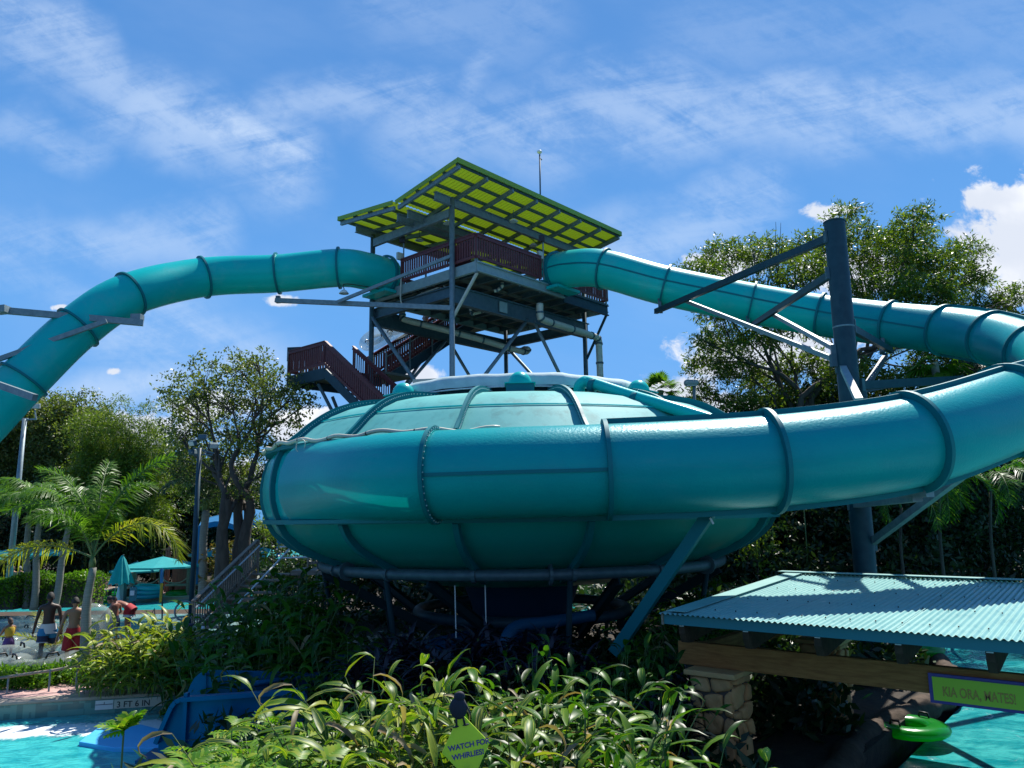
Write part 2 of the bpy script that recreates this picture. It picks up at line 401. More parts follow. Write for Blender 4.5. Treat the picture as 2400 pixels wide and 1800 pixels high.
coping = mat('pale_coping', (.42, .33, .25), .7, var=(.5, .4, .31), vscale=4, bump=.1)
pinkdeck = mat('pink_deck', (.46, .27, .25), .8, var=(.60, .38, .34), vscale=6, bump=.3, bscale=40)
reddeck = mat('red_deck', (.38, .20, .16), .8, var=(.46, .27, .22), vscale=3)
soil = mat('mulch_soil', (.02, .015, .010), .95, var=(.045, .032, .02), vscale=6, bump=1., bscale=18)
gravel = mat('tan_gravel', (.50, .40, .27), .9, var=(.16, .10, .06), vscale=22, bump=1., bscale=45)
rockm = mat('brown_river_rock', (.055, .038, .027), .85, spec=.2, var=(.10, .07, .05), vscale=5, bump=1., bscale=9)
def tile_extra(g, co, col):
    mp = g.node('ShaderNodeMapping'); g.put(mp.inputs[0], co); mp.inputs['Scale'].default_value = (9, 9, 9)
    n = g.node('ShaderNodeTexWhiteNoise'); fl = g.vm('FLOOR', mp.outputs[0]); g.put(n.inputs[0], fl)
    return g.ramp(n.outputs[0], [(0, (.05, .19, .17)), (.5, (.10, .30, .26)), (1, (.22, .42, .34))], 'CONSTANT')
tiles = mat('green_mosaic_tiles', (.1, .3, .26), .25, extra=tile_extra)
umb = mat('aqua_canvas', (.01, .40, .42), .8, trans=.3, var=(.015, .46, .47))
sailm = mat('blue_shade_sail', (.005, .22, .50), .8, trans=.35)
bluepost = mat('blue_post', (.01, .22, .5), .5)
yellowm = mat('yellow_paint', (.55, .42, .02), .5)
purple = mat('purple_paint', (.07, .045, .26), .5, var=(.10, .07, .32))
signlime = mat('lime_sign_face', (.60, .84, .06), .5, trans=.2, tcol=(.7, .9, .1))
tan_l = mat('tan_lettering', (.66, .36, .07), .5)
brownline = mat('brown_outline', (.12, .035, .008), .6)
navy = mat('navy_fabric', (.015, .03, .08), .8)
birdm = mat('dark_blue_bird', (.008, .012, .03), .7)
greentube = mat('green_vinyl', (.01, .26, .03), .2, coat=.1, trans=.35, tcol=(.05, .8, .08))
bluetube = mat('blue_vinyl', (.01, .38, .50), .15, coat=.5, trans=.3, tcol=(.03, .7, .8))
clearv = mat('clear_vinyl', (.50, .58, .55), .12, trans=.4, alpha=.36, spec=.8)
lampm = mat('lamp_housing', (.32, .36, .36), .5, metal=.3)
glassm = mat('lamp_glass', (.6, .65, .65), .15)
barkm = mat('dark_bark', (.055, .042, .034), .9, var=(.10, .08, .065), vscale=5, bump=.8, bscale=14, stretch=(1, 1, .3))
palmbark = mat('pale_palm_trunk', (.30, .29, .25), .8, var=(.20, .19, .16), vscale=3, stretch=(.5, .5, 14), bump=.3)
bamboom = mat('bamboo_cane', (.22, .26, .08), .5)
# foliage
L_oak = leafmat('grey_green_leaves', [(.07, .11, .03), (.12, .17, .045), (.20, .25, .08)], .45)
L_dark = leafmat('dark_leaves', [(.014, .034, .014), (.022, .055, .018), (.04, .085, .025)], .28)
L_bright = leafmat('yellow_green_leaves', [(.08, .135, .015), (.13, .21, .02), (.21, .30, .04)], .42)
L_feather = leafmat('feathery_leaves', [(.045, .09, .010), (.09, .155, .014), (.18, .25, .03)], .42)
L_palm = leafmat('palm_leaves', [(.05, .14, .015), (.09, .21, .02), (.15, .29, .035)], .42, .4, spec=.25)
L_palmy = leafmat('yellowing_palm_leaves', [(.12, .20, .02), (.23, .28, .03), (.34, .32, .06)], .45, .4, spec=.25)
L_hedge = leafmat('hedge_leaves', [(.05, .14, .01), (.10, .24, .015), (.17, .33, .03)], .4, spec=.25)
L_ging = leafmat('striped_ginger_leaves', [(.012, .05, .005), (.022, .09, .008), (.04, .14, .012), (.06, .18, .015), (.14, .25, .02), (.38, .40, .05)], .36, .4, ((.55, .58, .08), .51, .9), spec=.2)
L_gingg = leafmat('greener_ginger_leaves', [(.010, .04, .005), (.022, .09, .010), (.035, .13, .012), (.055, .18, .014), (.16, .28, .03)], .34, .38, ((.50, .56, .09), .57, .85), spec=.2)
L_gingd = leafmat('green_ginger_leaves', [(.018, .075, .010), (.035, .13, .015), (.08, .21, .02)], .4, .38, ((.30, .38, .05), .58, .7), spec=.18)
L_dry = leafmat('dry_leaves', [(.30, .22, .12), (.42, .33, .20), (.20, .13, .07)], .3, .6)
L_phil = leafmat('cut_leaves', [(.05, .17, .012), (.10, .26, .018), (.18, .36, .03), (.34, .42, .05)], .45, .34, spec=.25)
L_cord = leafmat('purple_strap_leaves', [(.012, .008, .018), (.02, .012, .028), (.03, .02, .03)], .15)
stemm = mat('green_stem', (.10, .15, .04), .6)

# ------------------------------------------------------------------ ground, decks and water
def foam_pool(g, co):
    s_ = g.node('ShaderNodeSeparateXYZ'); g.put(s_.inputs[0], co)
    fa, fb_ = atz(40, 1716, -.34), atz(310, 1702, -.34); sl_ = float((fb_[1]-fa[1])/(fb_[0]-fa[0]))
    yl = g.math('ADD', g.math('MULTIPLY', s_.outputs[0], sl_), float(fa[1]-sl_*fa[0]))
    d = g.math('ABSOLUTE', g.math('SUBTRACT', s_.outputs[1], yl))
    n = g.noise(co, 1.8, 8, .75, 1.2); n2 = g.noise(co, 14., 5, .75)
    v = g.math('ADD', g.map(d, 0., 1.1, .80, -.45), g.math('MULTIPLY', g.math('SUBTRACT', g.math('ADD', g.math('MULTIPLY', n, .6), g.math('MULTIPLY', n2, .4)), .5), 2.2))
    return g.map(v, .15, .6)
def foam_river(g, co):
    s_ = g.node('ShaderNodeSeparateXYZ'); g.put(s_.inputs[0], co)
    n = g.noise(co, 1.5, 7, .7, 1.2)
    return g.math('MULTIPLY', g.map(n, .60, .72), .55)
poolw = water('pool_water', (.008, .30, .34), (.06, .54, .53), foam_pool, scale=1.4)
riverw = water('river_water', (.004, .22, .26), (.06, .44, .44), foam_river, scale=.9, bump=.35)
lagw = water('lagoon_water', (.01, .32, .36), (.05, .5, .5), None, scale=1.)
greyw = water('splash_water', (.05, .30, .32), (.35, .48, .47), None, scale=1.3, bump=.8)

b = MB(); b.add([(-400, -60, -.7), (400, -60, -.7), (400, 700, -.7), (-400, 700, -.7)], [(0, 1, 2, 3)])
tag(b.build('ground', soil), kind='structure')
def slab(name, poly, z0, z1, m, bev=0): return tag(MB().prism(poly, z0, z1).build(name, m, bevel=bev), kind='structure')
def wsheet(name, poly, z, m): return tag(MB().add([(x, y, z) for x, y in poly], [tuple(range(len(poly)))]).build(name, m), kind='structure')
cpA = atz(-60, 1652, 0); cpB = atz(420, 1622, 0); dcp = nrm(cpB-cpA); cp0 = cpA-dcp*10; cp1 = cpB+dcp*6
nc = np.array([-dcp[1], dcp[0], 0])
wsheet('pool_water', [(cp0[0], cp0[1]+.05), (cp0[0], 2), (-2.6, 2), (-2.0, 9), (-1.5, 14), (cp1[0], cp1[1]+.05)], -.34, poolw)
# deck strip by the near pool
def strip(name, p, q, n, w0, w1, z0, z1, m, bev=0):
    P = [p+n*w0, q+n*w0, q+n*w1, p+n*w1]; return slab(name, [(a[0], a[1]) for a in P], z0, z1, m, bev)
strip('pool_wall', cp0, cp1, nc, .06, .3, -.7, -.06, tiles)
strip('pool_coping', cp0, cp1, nc, 0, .42, -.058, .012, coping, .03)
strip('pink_deck', cp0, cp1, nc, .422, 1.65, -.6, 0, pinkdeck)
strip('gravel_bed', cp0, cp1, nc, 1.652, 6.6, -.6, -.01, gravel)
# land under the bowl and tower
slab('garden_bed', [(-6.3, 22.9), (-8, 23), (-9.5, 60), (30, 60), (10.6, 26), (9.3, 17.2), (4.6, 11.6), (1.2, 7.2), (.2, 3), (-2.9, 3), (-2.2, 9.2), (-1.6, 14.1), (-1.0, 16.3)], -.6, -.02, soil)
wsheet('splash_pool_water', [(-60, 23.2), (-6.4, 22.6), (-8, 33), (-60, 34)], -.30, greyw)
slab('lagoon_island', [(-60, 33.5), (-8, 32.5), (-9, 36), (-60, 36.3)], -1.2, -.45, rockm)
wsheet('lagoon_water', [(-60, 35.5), (-10, 35.5), (-15.5, 46), (-60, 44)], -.69, lagw)
slab('far_coping', [(-70, 38.6), (-15, 43.0), (-15, 44.0), (-70, 39.6)], -1.2, -.55, coping)
slab('red_deck', [(-70, 39.6), (-15, 44.0), (-15.5, 50), (-75, 49)], -1.2, -.58, reddeck)
wsheet('river_water', [(.6, 2), (1.8, 7.2), (5.0, 11.6), (9.7, 17.2), (11, 26), (40, 45), (60, 20), (60, 2)], -.32, riverw)
wsheet('back_pond_water', [(.7, 26.5), (3.8, 26.5), (4.4, 38), (.4, 38)], .03, lagw)

# river bank kerb
kp = [(1.0, 7.3), (2.7, 9.2), (4.3, 11.4), (5.95, 13.7), (8.0, 15.6), (9.45, 17.4), (10.6, 21), (11, 26)]
cp, _ = catmull([(x, y, -.12) for x, y in kp], 8)
kb = MB().tube(cp, [.22+.04*math.sin(i*1.7) for i in range(len(cp))], 12); ko = kb.build('river_bank_kerb', rockm, smooth=True)
tag(ko, kind='structure')

# ------------------------------------------------------------------ the bowl
BC = np.array([.17, 20., 0.])
def bp(phi, r, z): return BC+np.array([r*math.cos(phi), r*math.sin(phi), z])
bowl = thing('bowl_slide', 'giant teal fibreglass bowl slide with ribbed lid and white cover rim', 'bowl slide', (BC[0], BC[1], 0))
LID = [(3.25, 6.2), (4.2, 6.12), (4.75, 5.98), (5.15, 5.8), (5.55, 5.52), (5.85, 5.25), (6.1, 5.05)]
BAND = [(6.1, 5.05), (6.22, 4.85), (6.30, 4.55), (6.33, 4.25), (6.31, 3.95), (6.24, 3.7), (6.15, 3.5)]
LOW = [(6.15, 3.5), (6.0, 3.26), (5.72, 3.02), (5.35, 2.82), (4.95, 2.66), (4.6, 2.52), (4.0, 2.32), (3.3, 2.12), (2.6, 2.0), (1.4, 1.95)]
b = MB().lathe(LID, BC, 96); b.build('lid', lidm, bowl, True)
b = MB().lathe(BAND, BC, 96); b.build('side_wall', teal, bowl, True)
b = MB().lathe(LOW, BC, 96); b.build('underside', teal_deep, bowl, True)
b = MB().lathe([(6.08, 5.01), (6.30, 5.01), (6.31, 5.08), (6.08, 5.10)], BC, 96); b.build('upper_flange', teal_rim, bowl)
b = MB().lathe([(6.13, 3.46), (6.30, 3.45), (6.31, 3.54), (6.14, 3.56)], BC, 96); b.build('lower_flange', teal_rim, bowl)
b = MB().lathe([(3.27, 6.18), (3.22, 6.46)], BC, 64); b.build('rim_wall', mat('dark_teal_rim', (.002, .06, .075), .5, spec=.2), bowl, True)
MB().lathe([(5.325, 5.70), (5.34, 5.706), (5.355, 5.69), (5.36, 5.67)], BC, 96).build('lid_seam', teal, bowl)
# white canvas cover edge
b = MB(); n = 128; V = []
for prof_i, (r, z) in enumerate([(3.37, 6.38), (3.36, 6.56), (3.27, 6.67), (3.0, 6.71), (0.02, 6.6)]):
    for k in range(n):
        a = 2*math.pi*k/n; w = .012*math.sin(9*a+1)+.012*math.sin(23*a)+.02*(1 if (k*5//n) % 2 else 0)
        V.append(bp(a, r+(w*.5 if prof_i < 3 else 0), z+(w*.6 if prof_i < 3 else 0)))
b.add(V, [(i*n+k, i*n+(k+1) % n, (i+1)*n+(k+1) % n, (i+1)*n+k) for i in range(4) for k in range(n)])
b.build('cover', tarp, bowl, True)
b = MB()
for k in range(48):
    a = 2*math.pi*k/48; b.tube([bp(a, 3.38, 6.36), bp(a+2*math.pi/48, 3.38, 6.36)], .018, 6, False)
b.build('cover_cord', white, bowl)
def rib(phi, prof, h, w, name, m):
    b = MB(); t = np.array([-math.sin(phi), math.cos(phi), 0]); er = np.array([math.cos(phi), math.sin(phi), 0])
    V = []; pr, _ = catmull([(r, 0, z) for r, z in prof], 4)
    for i, q in enumerate(pr):
        a = pr[max(i-1, 0)]; c = pr[min(i+1, len(pr)-1)]; d = nrm(np.array(c)-np.array(a)); nn = np.array([-d[2], 0, d[0]])
        if prof is LOW or name == 'lower_rib': nn = nn
        if nn[0]*(q[0]-2)+nn[2]*(q[2]-4.3) < 0: nn = -nn
        for s_, hh in ((-1, -.04), (-1, h), (1, h), (1, -.04)):
            V.append(BC+er*(q[0]+nn[0]*hh)+Zv*(q[2]+nn[2]*hh)+t*s_*w/2)
    F = [(i*4+k, i*4+(k+1) % 4, (i+1)*4+(k+1) % 4, (i+1)*4+k) for i in range(len(pr)-1) for k in range(4)]+[(0, 1, 2, 3), tuple(4*(len(pr)-1)+k for k in (3, 2, 1, 0))]
    b.add(V, F); return b.build(name, m, bowl), pr, er, t
boltm = mat('bolt_heads', (.5, .72, .70), .4)
for i in range(16):
    phi = -math.pi/2+R_(11.25)+i*R_(22.5)
    o, pr, er, t = rib(phi, LID, .14, .065, 'lid_rib', teal_rim)
    if i in (13, 14, 15, 0, 1):
        bb = MB()
        for j in range(0, len(pr)-1):
            for u_ in (0, .5):
                q = np.array(pr[j])*(1-u_)+np.array(pr[j+1])*u_
                for sd in (-1, 1): bb.ell(BC+er*q[0]+Zv*(q[2]+.08)+t*sd*.036, .013, 6, 4)
        tag(bb.build('bolt', boltm, o), kind='stuff')
    ph = phi
    rib(ph, LOW[:7], .13, .11, 'lower_rib', teal_rim)
    if not -R_(140) < ((ph+math.pi) % (2*math.pi)-math.pi) < -R_(60): rib(ph, BAND, .10, .10, 'wall_rib', teal_rim)
# hood where the tube runs into the bowl
PH0, PH1 = R_(-102.5), R_(-137)
def hood_pt(k, s):                       # k 0..1 along, s 0..1 top to bottom
    phi = PH0+(PH1-PH0)*k; kk = k*k*(3-2*k)
    th = R_(98-196*s); c = np.array([6.78+.78*math.cos(th), 4.29+.78*math.sin(th)])
    i = s*(len(BAND)-1); j = min(int(i), len(BAND)-2); f = i-j
    q = np.array(BAND[j])*(1-f)+np.array(BAND[j+1])*f+np.array([.20+.14*math.sin(math.pi*s), 0])
    p = c*(1-kk)+q*kk; return bp(phi, p[0], p[1])
b = MB(); nk, ns = 28, 24
V = [hood_pt(i/nk, j/ns) for i in range(nk+1) for j in range(ns+1)]
b.add(V, [(i*(ns+1)+j, (i+1)*(ns+1)+j, (i+1)*(ns+1)+j+1, i*(ns+1)+j+1) for i in range(nk) for j in range(ns)])
V = [hood_pt(1, j/ns) for j in range(ns+1)]+[bp(PH1, *(np.array(BAND[0])*(1-j/ns)+np.array(BAND[-1])*(j/ns)+np.array([.16*math.sin(math.pi*j/ns), 0]))) for j in range(ns+1)]
b.add(V, [(j, j+1, ns+2+j, ns+1+j) for j in range(ns)])
b.build('inlet_hood', teal_shade, bowl, True)
b = MB()
for i in range(nk):
    a_, c_ = hood_pt(i/nk, 1), hood_pt((i+1)/nk, 1); a2, c2 = hood_pt(i/nk, 1), hood_pt((i+1)/nk, 1)
    er = nrm(a_-BC-Zv*(a_-BC)[2]); b.beam(a_+er*.03, c_+er*.03, .16, .07)
b.build('hood_flange', teal_rim, bowl)
# vent domes on boxes around the rim
for phi, in ((R_(-90),), (R_(-138),), (R_(-40),)):
    c = bp(phi, 3.62, 6.24); er = np.array([math.cos(phi), math.sin(phi), 0]); t = np.array([-er[1], er[0], 0])
    o = MB().box(c+er*.04, (.60, .54, .2), t, er).build('vent_box', teal_rim, bowl, bevel=.01); MB().box(c+er*.04+Zv*.105, (.66, .6, .025), t, er).build('box_lid', teal, o)
    MB().ell(c+Zv*.12, (.26, .26, .28), 24, 14).build('vent_dome', teal, o, True)
# thick teal return pipe over the lid
pp, _ = catmull([at(1358, 930, 16.55), at(1358, 912, 16.5), at(1366, 902, 16.45), at(1384, 902, 16.4), at(1470, 930, 15.9), at(1560, 957, 15.3), at(1700, 1000, 14.7)], 6)
wp = thing('water_pipe', 'teal water pipe with elbow crossing the lid of the bowl towards the right', 'pipe', pp[0])
MB().tube([q+Zv*.05 for q in pp], .125, 16).build('pipe', teal, wp, True); b = MB()
for k in (18, 25): b.tube([pp[k], pp[k]+nrm(pp[k+1]-pp[k])*.12], .165, 16)
b.build('collar', teal_rim, wp, True)
# cream hose strapped along the seam
hp = []
for k in range(0, 81):
    phi = R_(-176+k*1.03); hp.append(bp(phi, 6.33+.02*math.sin(k*.9), 5.12+.03*math.sin(k*.66)+.02*math.sin(k*.23)))
ho = thing('hose', 'cream hose strapped along the upper seam of the teal bowl', 'hose', hp[0])
MB().tube(hp, .040, 10).build('hose_line', hosem, ho, True); b = MB()
for k in range(3, 80, 9): MB().tube([hp[k]-(hp[k+1]-hp[k])*.12, hp[k]+(hp[k+1]-hp[k])*.12], .042, 10).build('strap', blackm, ho)
MB().torus(bp(R_(-133), 6.45, 5.0), .13, .011, 24, 6, (-.5, -.8, .1)).build('hose_loop', hosem, ho, True)
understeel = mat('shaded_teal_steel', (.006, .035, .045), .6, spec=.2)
# support frame below the bowl
b = MB().torus(BC+Zv*2.44, 4.9, .115, 96, 14); b.build('support_ring', steel_d, bowl, True)
for i in range(16):
    b = MB()
    phi = -math.pi/2+R_(11.25)+i*R_(22.5); c = bp(phi, 4.9, 2.44); t = np.array([-math.sin(phi), math.cos(phi), 0])
    b.tube([c-t*.04, c+t*.04], .15, 14); b.beam(c+Zv*.1, c+Zv*.26, .06); b.build('ring_clamp', steel_d, bowl)
for phi in (R_(-84), R_(-140), R_(-35)):
    c = bp(phi, 4.9, 2.44); t = np.array([-math.sin(phi), math.cos(phi), 0]); MB().tube([c-t*.03, c+t*.03], .2, 16).build('ring_flange', steel_d, bowl)
for i in range(8):
    phi = -math.pi/2+R_(22.5)+i*R_(45)
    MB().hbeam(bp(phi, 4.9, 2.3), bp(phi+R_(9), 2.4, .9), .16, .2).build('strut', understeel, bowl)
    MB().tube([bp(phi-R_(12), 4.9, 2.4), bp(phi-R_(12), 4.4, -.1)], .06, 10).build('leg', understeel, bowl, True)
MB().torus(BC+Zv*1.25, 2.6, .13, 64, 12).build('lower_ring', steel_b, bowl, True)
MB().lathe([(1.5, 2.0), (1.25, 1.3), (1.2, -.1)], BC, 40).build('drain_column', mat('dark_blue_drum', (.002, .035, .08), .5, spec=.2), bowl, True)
for px in (1066, 1137):
    MB().tube([at(px, 1372, 15.6), at(px+3, 1495, 15.6)], .012, 6).build('cord', white, bowl)
# blue outlet flume under the bowl leading to the left
fl = thing('outlet_flume', 'dark blue curved flume in shadow under the bowl', 'flume', (-1, 17, 0))
pts, _ = catmull([(.4, 19.2, 1.0), (-.9, 17.6, .9), (-2.4, 16.2, .8), (-4.0, 15.4, .75), (-5.0, 14.9, .7)], 10)
V = []; m_ = 14
for i, p in enumerate(pts):
    t, s_, u_ = frame(pts[min(i+1, len(pts)-1)]-pts[max(i-1, 0)])
    for j in range(m_+1):
        th = math.pi+math.pi*j/m_; x = .72*math.cos(th); z = .5*math.sin(th); V.append(p+s_*x+Zv*(z if 0 < j < m_ else .0))
MB().add(V, [(i*(m_+1)+j, i*(m_+1)+j+1, (i+1)*(m_+1)+j+1, (i+1)*(m_+1)+j) for i in range(len(pts)-1) for j in range(m_)]).build('trough', blue_gel, fl, True)
for e in (0, m_): MB().tube([V[i*(m_+1)+e] for i in range(len(pts))], .05, 8).build('rim', blue_gel, fl, True)
pb = thing('elbow_pipe', 'blue water pipe with a downward elbow in the shade under the bowl', 'pipe', at(1185, 1520, 15))
q, _ = catmull([at(1188, 1560, 15), at(1186, 1500, 15), at(1215, 1468, 15.2), at(1290, 1458, 15.6), at(1390, 1442, 16)], 6)
MB().tube(q, .12, 14).build('pipe_run', mat('dull_blue_pipe', (.004, .07, .15), .5, spec=.2), pb, True)

# ------------------------------------------------------------------ tube slides
def tube_slide(root, picks, R, m_of, flange=.085, seam_angs=(82,), seams_on=None, n=28, per=9, skip_fl=(), seam_h=.085):
    pts, idx = catmull(picks, per); fr = []
    for i in range(len(pts)):
        t, s_, u_ = frame(pts[min(i+1, len(pts)-1)]-pts[max(i-1, 0)]); fr.append((t, s_, u_))
    for a, (i0, i1) in enumerate(zip(idx[:-1], idx[1:])):
        V = []; rows = range(i0, i1+1)
        for i in rows:
            t, s_, u_ = fr[i]
            for k in range(n):
                th = 2*math.pi*k/n; V.append(pts[i]+R*(math.cos(th)*s_+math.sin(th)*u_))
        F = [(i*n+k, i*n+(k+1) % n, (i+1)*n+(k+1) % n, (i+1)*n+k) for i in range(len(rows)-1) for k in range(n)]
        sec = MB().add(V, F).build('tube_section', m_of(a), root, True)
        for ang in (seam_angs if (seams_on is None or a in seams_on) else (0,))+((183,) if a in (15, 16) else ()):
            b = MB(); th = R_(ang); hh = seam_h if (seams_on is None or a in seams_on) and ang != 183 else .014; V = []
            for i in rows:
                t, s_, u_ = fr[i]; d = math.cos(th)*s_+math.sin(th)*u_; w = -math.sin(th)*s_+math.cos(th)*u_
                for rr, ww in ((R-.02, -.03), (R+hh, -.03), (R+hh, .03), (R-.02, .03)): V.append(pts[i]+d*rr+w*ww)
            F = [(i*4+k, i*4+(k+1) % 4, (i+1)*4+(k+1) % 4, (i+1)*4+k) for i in range(len(rows)-1) for k in range(4)]+[(3, 2, 1, 0), tuple(4*(len(rows)-1)+k for k in range(4))]
            b.add(V, F).build('seam', teal_rim, sec)
    for a, i in enumerate(idx):
        if a in skip_fl: continue
        t, s_, u_ = fr[i]; V = []; fl_ = .125 if a in (12, 13, 14) else flange
        for off, rr in ((-.035, R-.01), (-.035, R+fl_), (.035, R+fl_), (.035, R-.01)):
            for k in range(n*2):
                th = 2*math.pi*k/(n*2); V.append(pts[i]+t*off+rr*(math.cos(th)*s_+math.sin(th)*u_))
        N = n*2
        MB().add(V, [(j*N+k, j*N+(k+1) % N, ((j+1) % 4)*N+(k+1) % N, ((j+1) % 4)*N+k) for j in range(3) for k in range(N)]).build('flange', teal_rim, root, 'auto')
        if a >= 17:
            bb = MB()
            for k in range(44):
                th = 2*math.pi*k/44; bb.ell(pts[i]+t*.045*(1 if a < 16 else -1)+(R+flange*.55)*(math.cos(th)*s_+math.sin(th)*u_), .013, 6, 4)
            tag(bb.build('bolt', boltm, root), kind='stuff')
    return pts, idx, fr
TR = .77
A_u = np.array([-.742, .67, 0]); A_v = np.array([.67, .742, 0])
K = np.array([-1.27, 27.5, 0])
st = K+A_v*4.75+Zv*13.55
picksR = [st-A_u*-.15*1, st-A_u*.9+Zv*-.02, at(1416, 631, 29.6), at(1560, 670, 28.9), at(1761, 711, 28.35), at(1923, 739, 27.5), at(2086, 760, 26), at(2213, 774, 24.4),
          at(2328, 793, 22.6), at(2432, 828, 20.3), at(2495, 872, 17.9), at(2462, 922, 15.7), at(2366, 962, 14.3), at(2133, 1036, 13.2), at(1804, 1080, 12.95), at(1421, 1100, 13.0), at(1215, 1106, 13.1), bp(R_(-103), 6.78, 4.29)]
picksR[0] = st+A_u*.15
rs = thing('tube_slide', 'teal enclosed tube slide looping round at the right into the front of the bowl', 'water slide', picksR[0], 'enclosed tube slides from the tower')
ptsR, idxR, frR = tube_slide(rs, picksR, TR, lambda a: teal_shade if a >= 5 else teal, seams_on=(7, 8, 9, 10, 11, 12, 13, 14), seam_angs=(96, 268), skip_fl=(0, 1, 16))  # loop and front sections take the teal with shade in its colour
st2 = K+A_u*5.3+Zv*13.5
picksL = [st2+A_v*.15, st2-A_v*1.0, at(795, 628, 29.8), at(651, 641, 30), at(477, 650, 29.2), at(305, 690, 26.9), at(183, 768, 25.8), at(55, 890, 24.9), at(-90, 1040, 24), at(-260, 1180, 23)]
ls = thing('tube_slide', 'teal enclosed tube slide arching left from the tower and dropping out of the frame', 'water slide', picksL[0], 'enclosed tube slides from the tower')
tube_slide(ls, picksL, TR, lambda a: teal, seams_on=(2, 3, 4), seam_angs=(60,), skip_fl=(0, 1))
# ------------------------------------------------------------------ launch tower
ZD = 12.93
def T(a, b, z): return K+A_u*a+A_v*b+Zv*z        # a: along left face, b: along right face
LU, LV = 6.26, 8.4
tw = thing('slide_tower', 'tall steel slide tower with maroon railings and lime green butterfly roof', 'tower', (T(3, 4, 0)[0], T(3, 4, 0)[1], 0))
PA, PB, PC, PD = (1.148, -.15), (6.07, -.15), (1.148, 8.2), (6.07, 8.2)
for (a, b_), zt in ((PA, 15.72), (PB, 15.5), (PC, 15.75), (PD, 15.5), ((1.148, 4.3), 0), ((6.07, 4.3), 0)):
    if zt: MB().tube([T(a, b_, -.1), T(a, b_, zt)], .105, 16).build('post', steel if (a, b_) == PA else steel_d, tw, True)
# deck
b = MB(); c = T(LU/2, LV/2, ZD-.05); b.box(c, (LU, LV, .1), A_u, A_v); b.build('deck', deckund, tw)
def fascia(p, q, h=.40):
    b = MB(); b.beam(p-Zv*h/2, q-Zv*h/2, .06, h*.98)
    t = nrm(q-p); s_ = np.cross(t, Zv)
    b.beam(p-Zv*.03+s_*.04, q-Zv*.03+s_*.04, .12, .05); b.beam(p-Zv*(h-.02)+s_*.04, q-Zv*(h-.02)+s_*.04, .12, .05)
    return b
for p, q in ((T(0, 0, ZD), T(LU, 0, ZD)), (T(0, 0, ZD+.001), T(0, LV*.62, ZD+.001)), (T(LU, 0, ZD), T(LU, LV, ZD)), (T(0, LV, ZD), T(LU, LV, ZD))):
    fascia(p, q).build('fascia', paleblue, tw)
fascia(T(0, LV*.622, ZD-.1), T(0, LV, ZD-.1), .48).build('fascia', steel_b, tw)
# joists and underside plates
for i in range(9):
    bb = .5+i*.92; MB().hbeam(T(.1, bb, ZD-.22), T(LU-.1, bb, ZD-.22), .1, .22).build('joist', steel_d, tw)
for i in range(5):
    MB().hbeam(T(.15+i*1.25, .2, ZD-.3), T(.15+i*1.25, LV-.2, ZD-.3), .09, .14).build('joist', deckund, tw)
for a in (PA[0], PB[0]): MB().hbeam(T(a, -.1, 11.85), T(a, 8.4, 11.85), .26, .68).build('girder', steel_d, tw)
for bb in (.02, 8.2): MB().hbeam(T(PA[0], bb, 12.02), T(PB[0], bb, 12.02), .22, .45).build('girder', steel_d, tw)
MB().box(T(PA[0]-.10, 2.6, 11.85), (.46, .02, .44), A_v, A_u).build('patch_plate', paleblue, tw)
# bracing between the posts
def br(p, q, r=.075, m=steel): MB().tube([p, q], r, 10).build('brace', m, tw, True)
midv = 4.2
br(T(PA[0], midv, 11.65), T(PA[0], 0, 7.3)); br(T(PA[0], midv+.4, 11.65), T(PA[0], 8.1, 7.3)); br(T(PB[0], midv, 11.65), T(PB[0], 0, 7.3)); br(T(PB[0], midv, 11.65), T(PB[0], 8.1, 7.3))
br(T(PB[0], -.15, 11.9), T(PA[0], -.15, 6.4), .085); br(T(PB[0], 8.2, 11.9), T(PA[0], 8.2, 7.0), .08)
for (a, b_) in ((PA[0], 0), (PB[0], 0)): br(T(a, 0, 6.8), T(a, 8.2, 1.5)); br(T(a, 8.2, 6.8), T(a, 0, 1.5))
MB().beam(T(0.05, .1, ZD-.42), T(PA[0], -.1, 10.95), .09, .09).build('brace', pvc, tw)
MB().beam(T(0.03, LV-.05, ZD-.55), T(PC[0], PC[1], 10.4), .09, .09).build('brace', steel_b, tw)
MB().beam(T(LU, LV, ZD-.4), T(PD[0], PD[1], 10.2), .06, .06).build('brace', steel_d, tw)
# railings of vertical boards with outside steel posts
def railing(root, p, q, h=1.07, sp=.135, w=.085, posts=None, mt=brown, gap=.1, pm=steel, pd=.45, name='railing', bottom=True, thick=.03, cap=True):
    p = np.array(p, float); q = np.array(q, float); L = np.linalg.norm((q-p)[:2]); t3 = (q-p)/L; th = nrm((q-p)*[1, 1, 0]); s_ = np.cross(th, Zv)
    b = MB(); n = max(1, int(L/sp))
    for i in range(n+1):
        c = p+t3*(L*i/n); z0 = gap; b.box(c+Zv*(z0+(h-z0)/2), (w, thick, h-z0-.02), th, s_)
    if cap: b.beam(p+Zv*h, q+Zv*h, .13, .05)
    b.beam(p+Zv*(h-.09)+s_*.035, q+Zv*(h-.09)+s_*.035, .035, .11)
    if bottom: b.beam(p+Zv*(gap+.06)+s_*.035, q+Zv*(gap+.06)+s_*.035, .035, .11)
    r = b.build(name, mt, root)
    if posts:
        for k in range(posts+1):
            c = p+t3*(L*k/posts)-s_*.0
            MB().box(c+Zv*(h-pd)/2+s_*.07*0-s_*.07, (.055, .055, h+pd), th, s_).build('railing_post', pm, root)
    return r
railing(tw, T(-.03, .0, ZD), T(-.03, 3.72, ZD), posts=3, pm=steel); railing(tw, T(-.03, 5.85, ZD), T(-.03, LV, ZD), posts=2)
railing(tw, T(4.3, -.03, ZD), T(0, -.03, ZD), posts=3, pm=steel); railing(tw, T(.0, LV, ZD), T(LU, LV, ZD), posts=4)
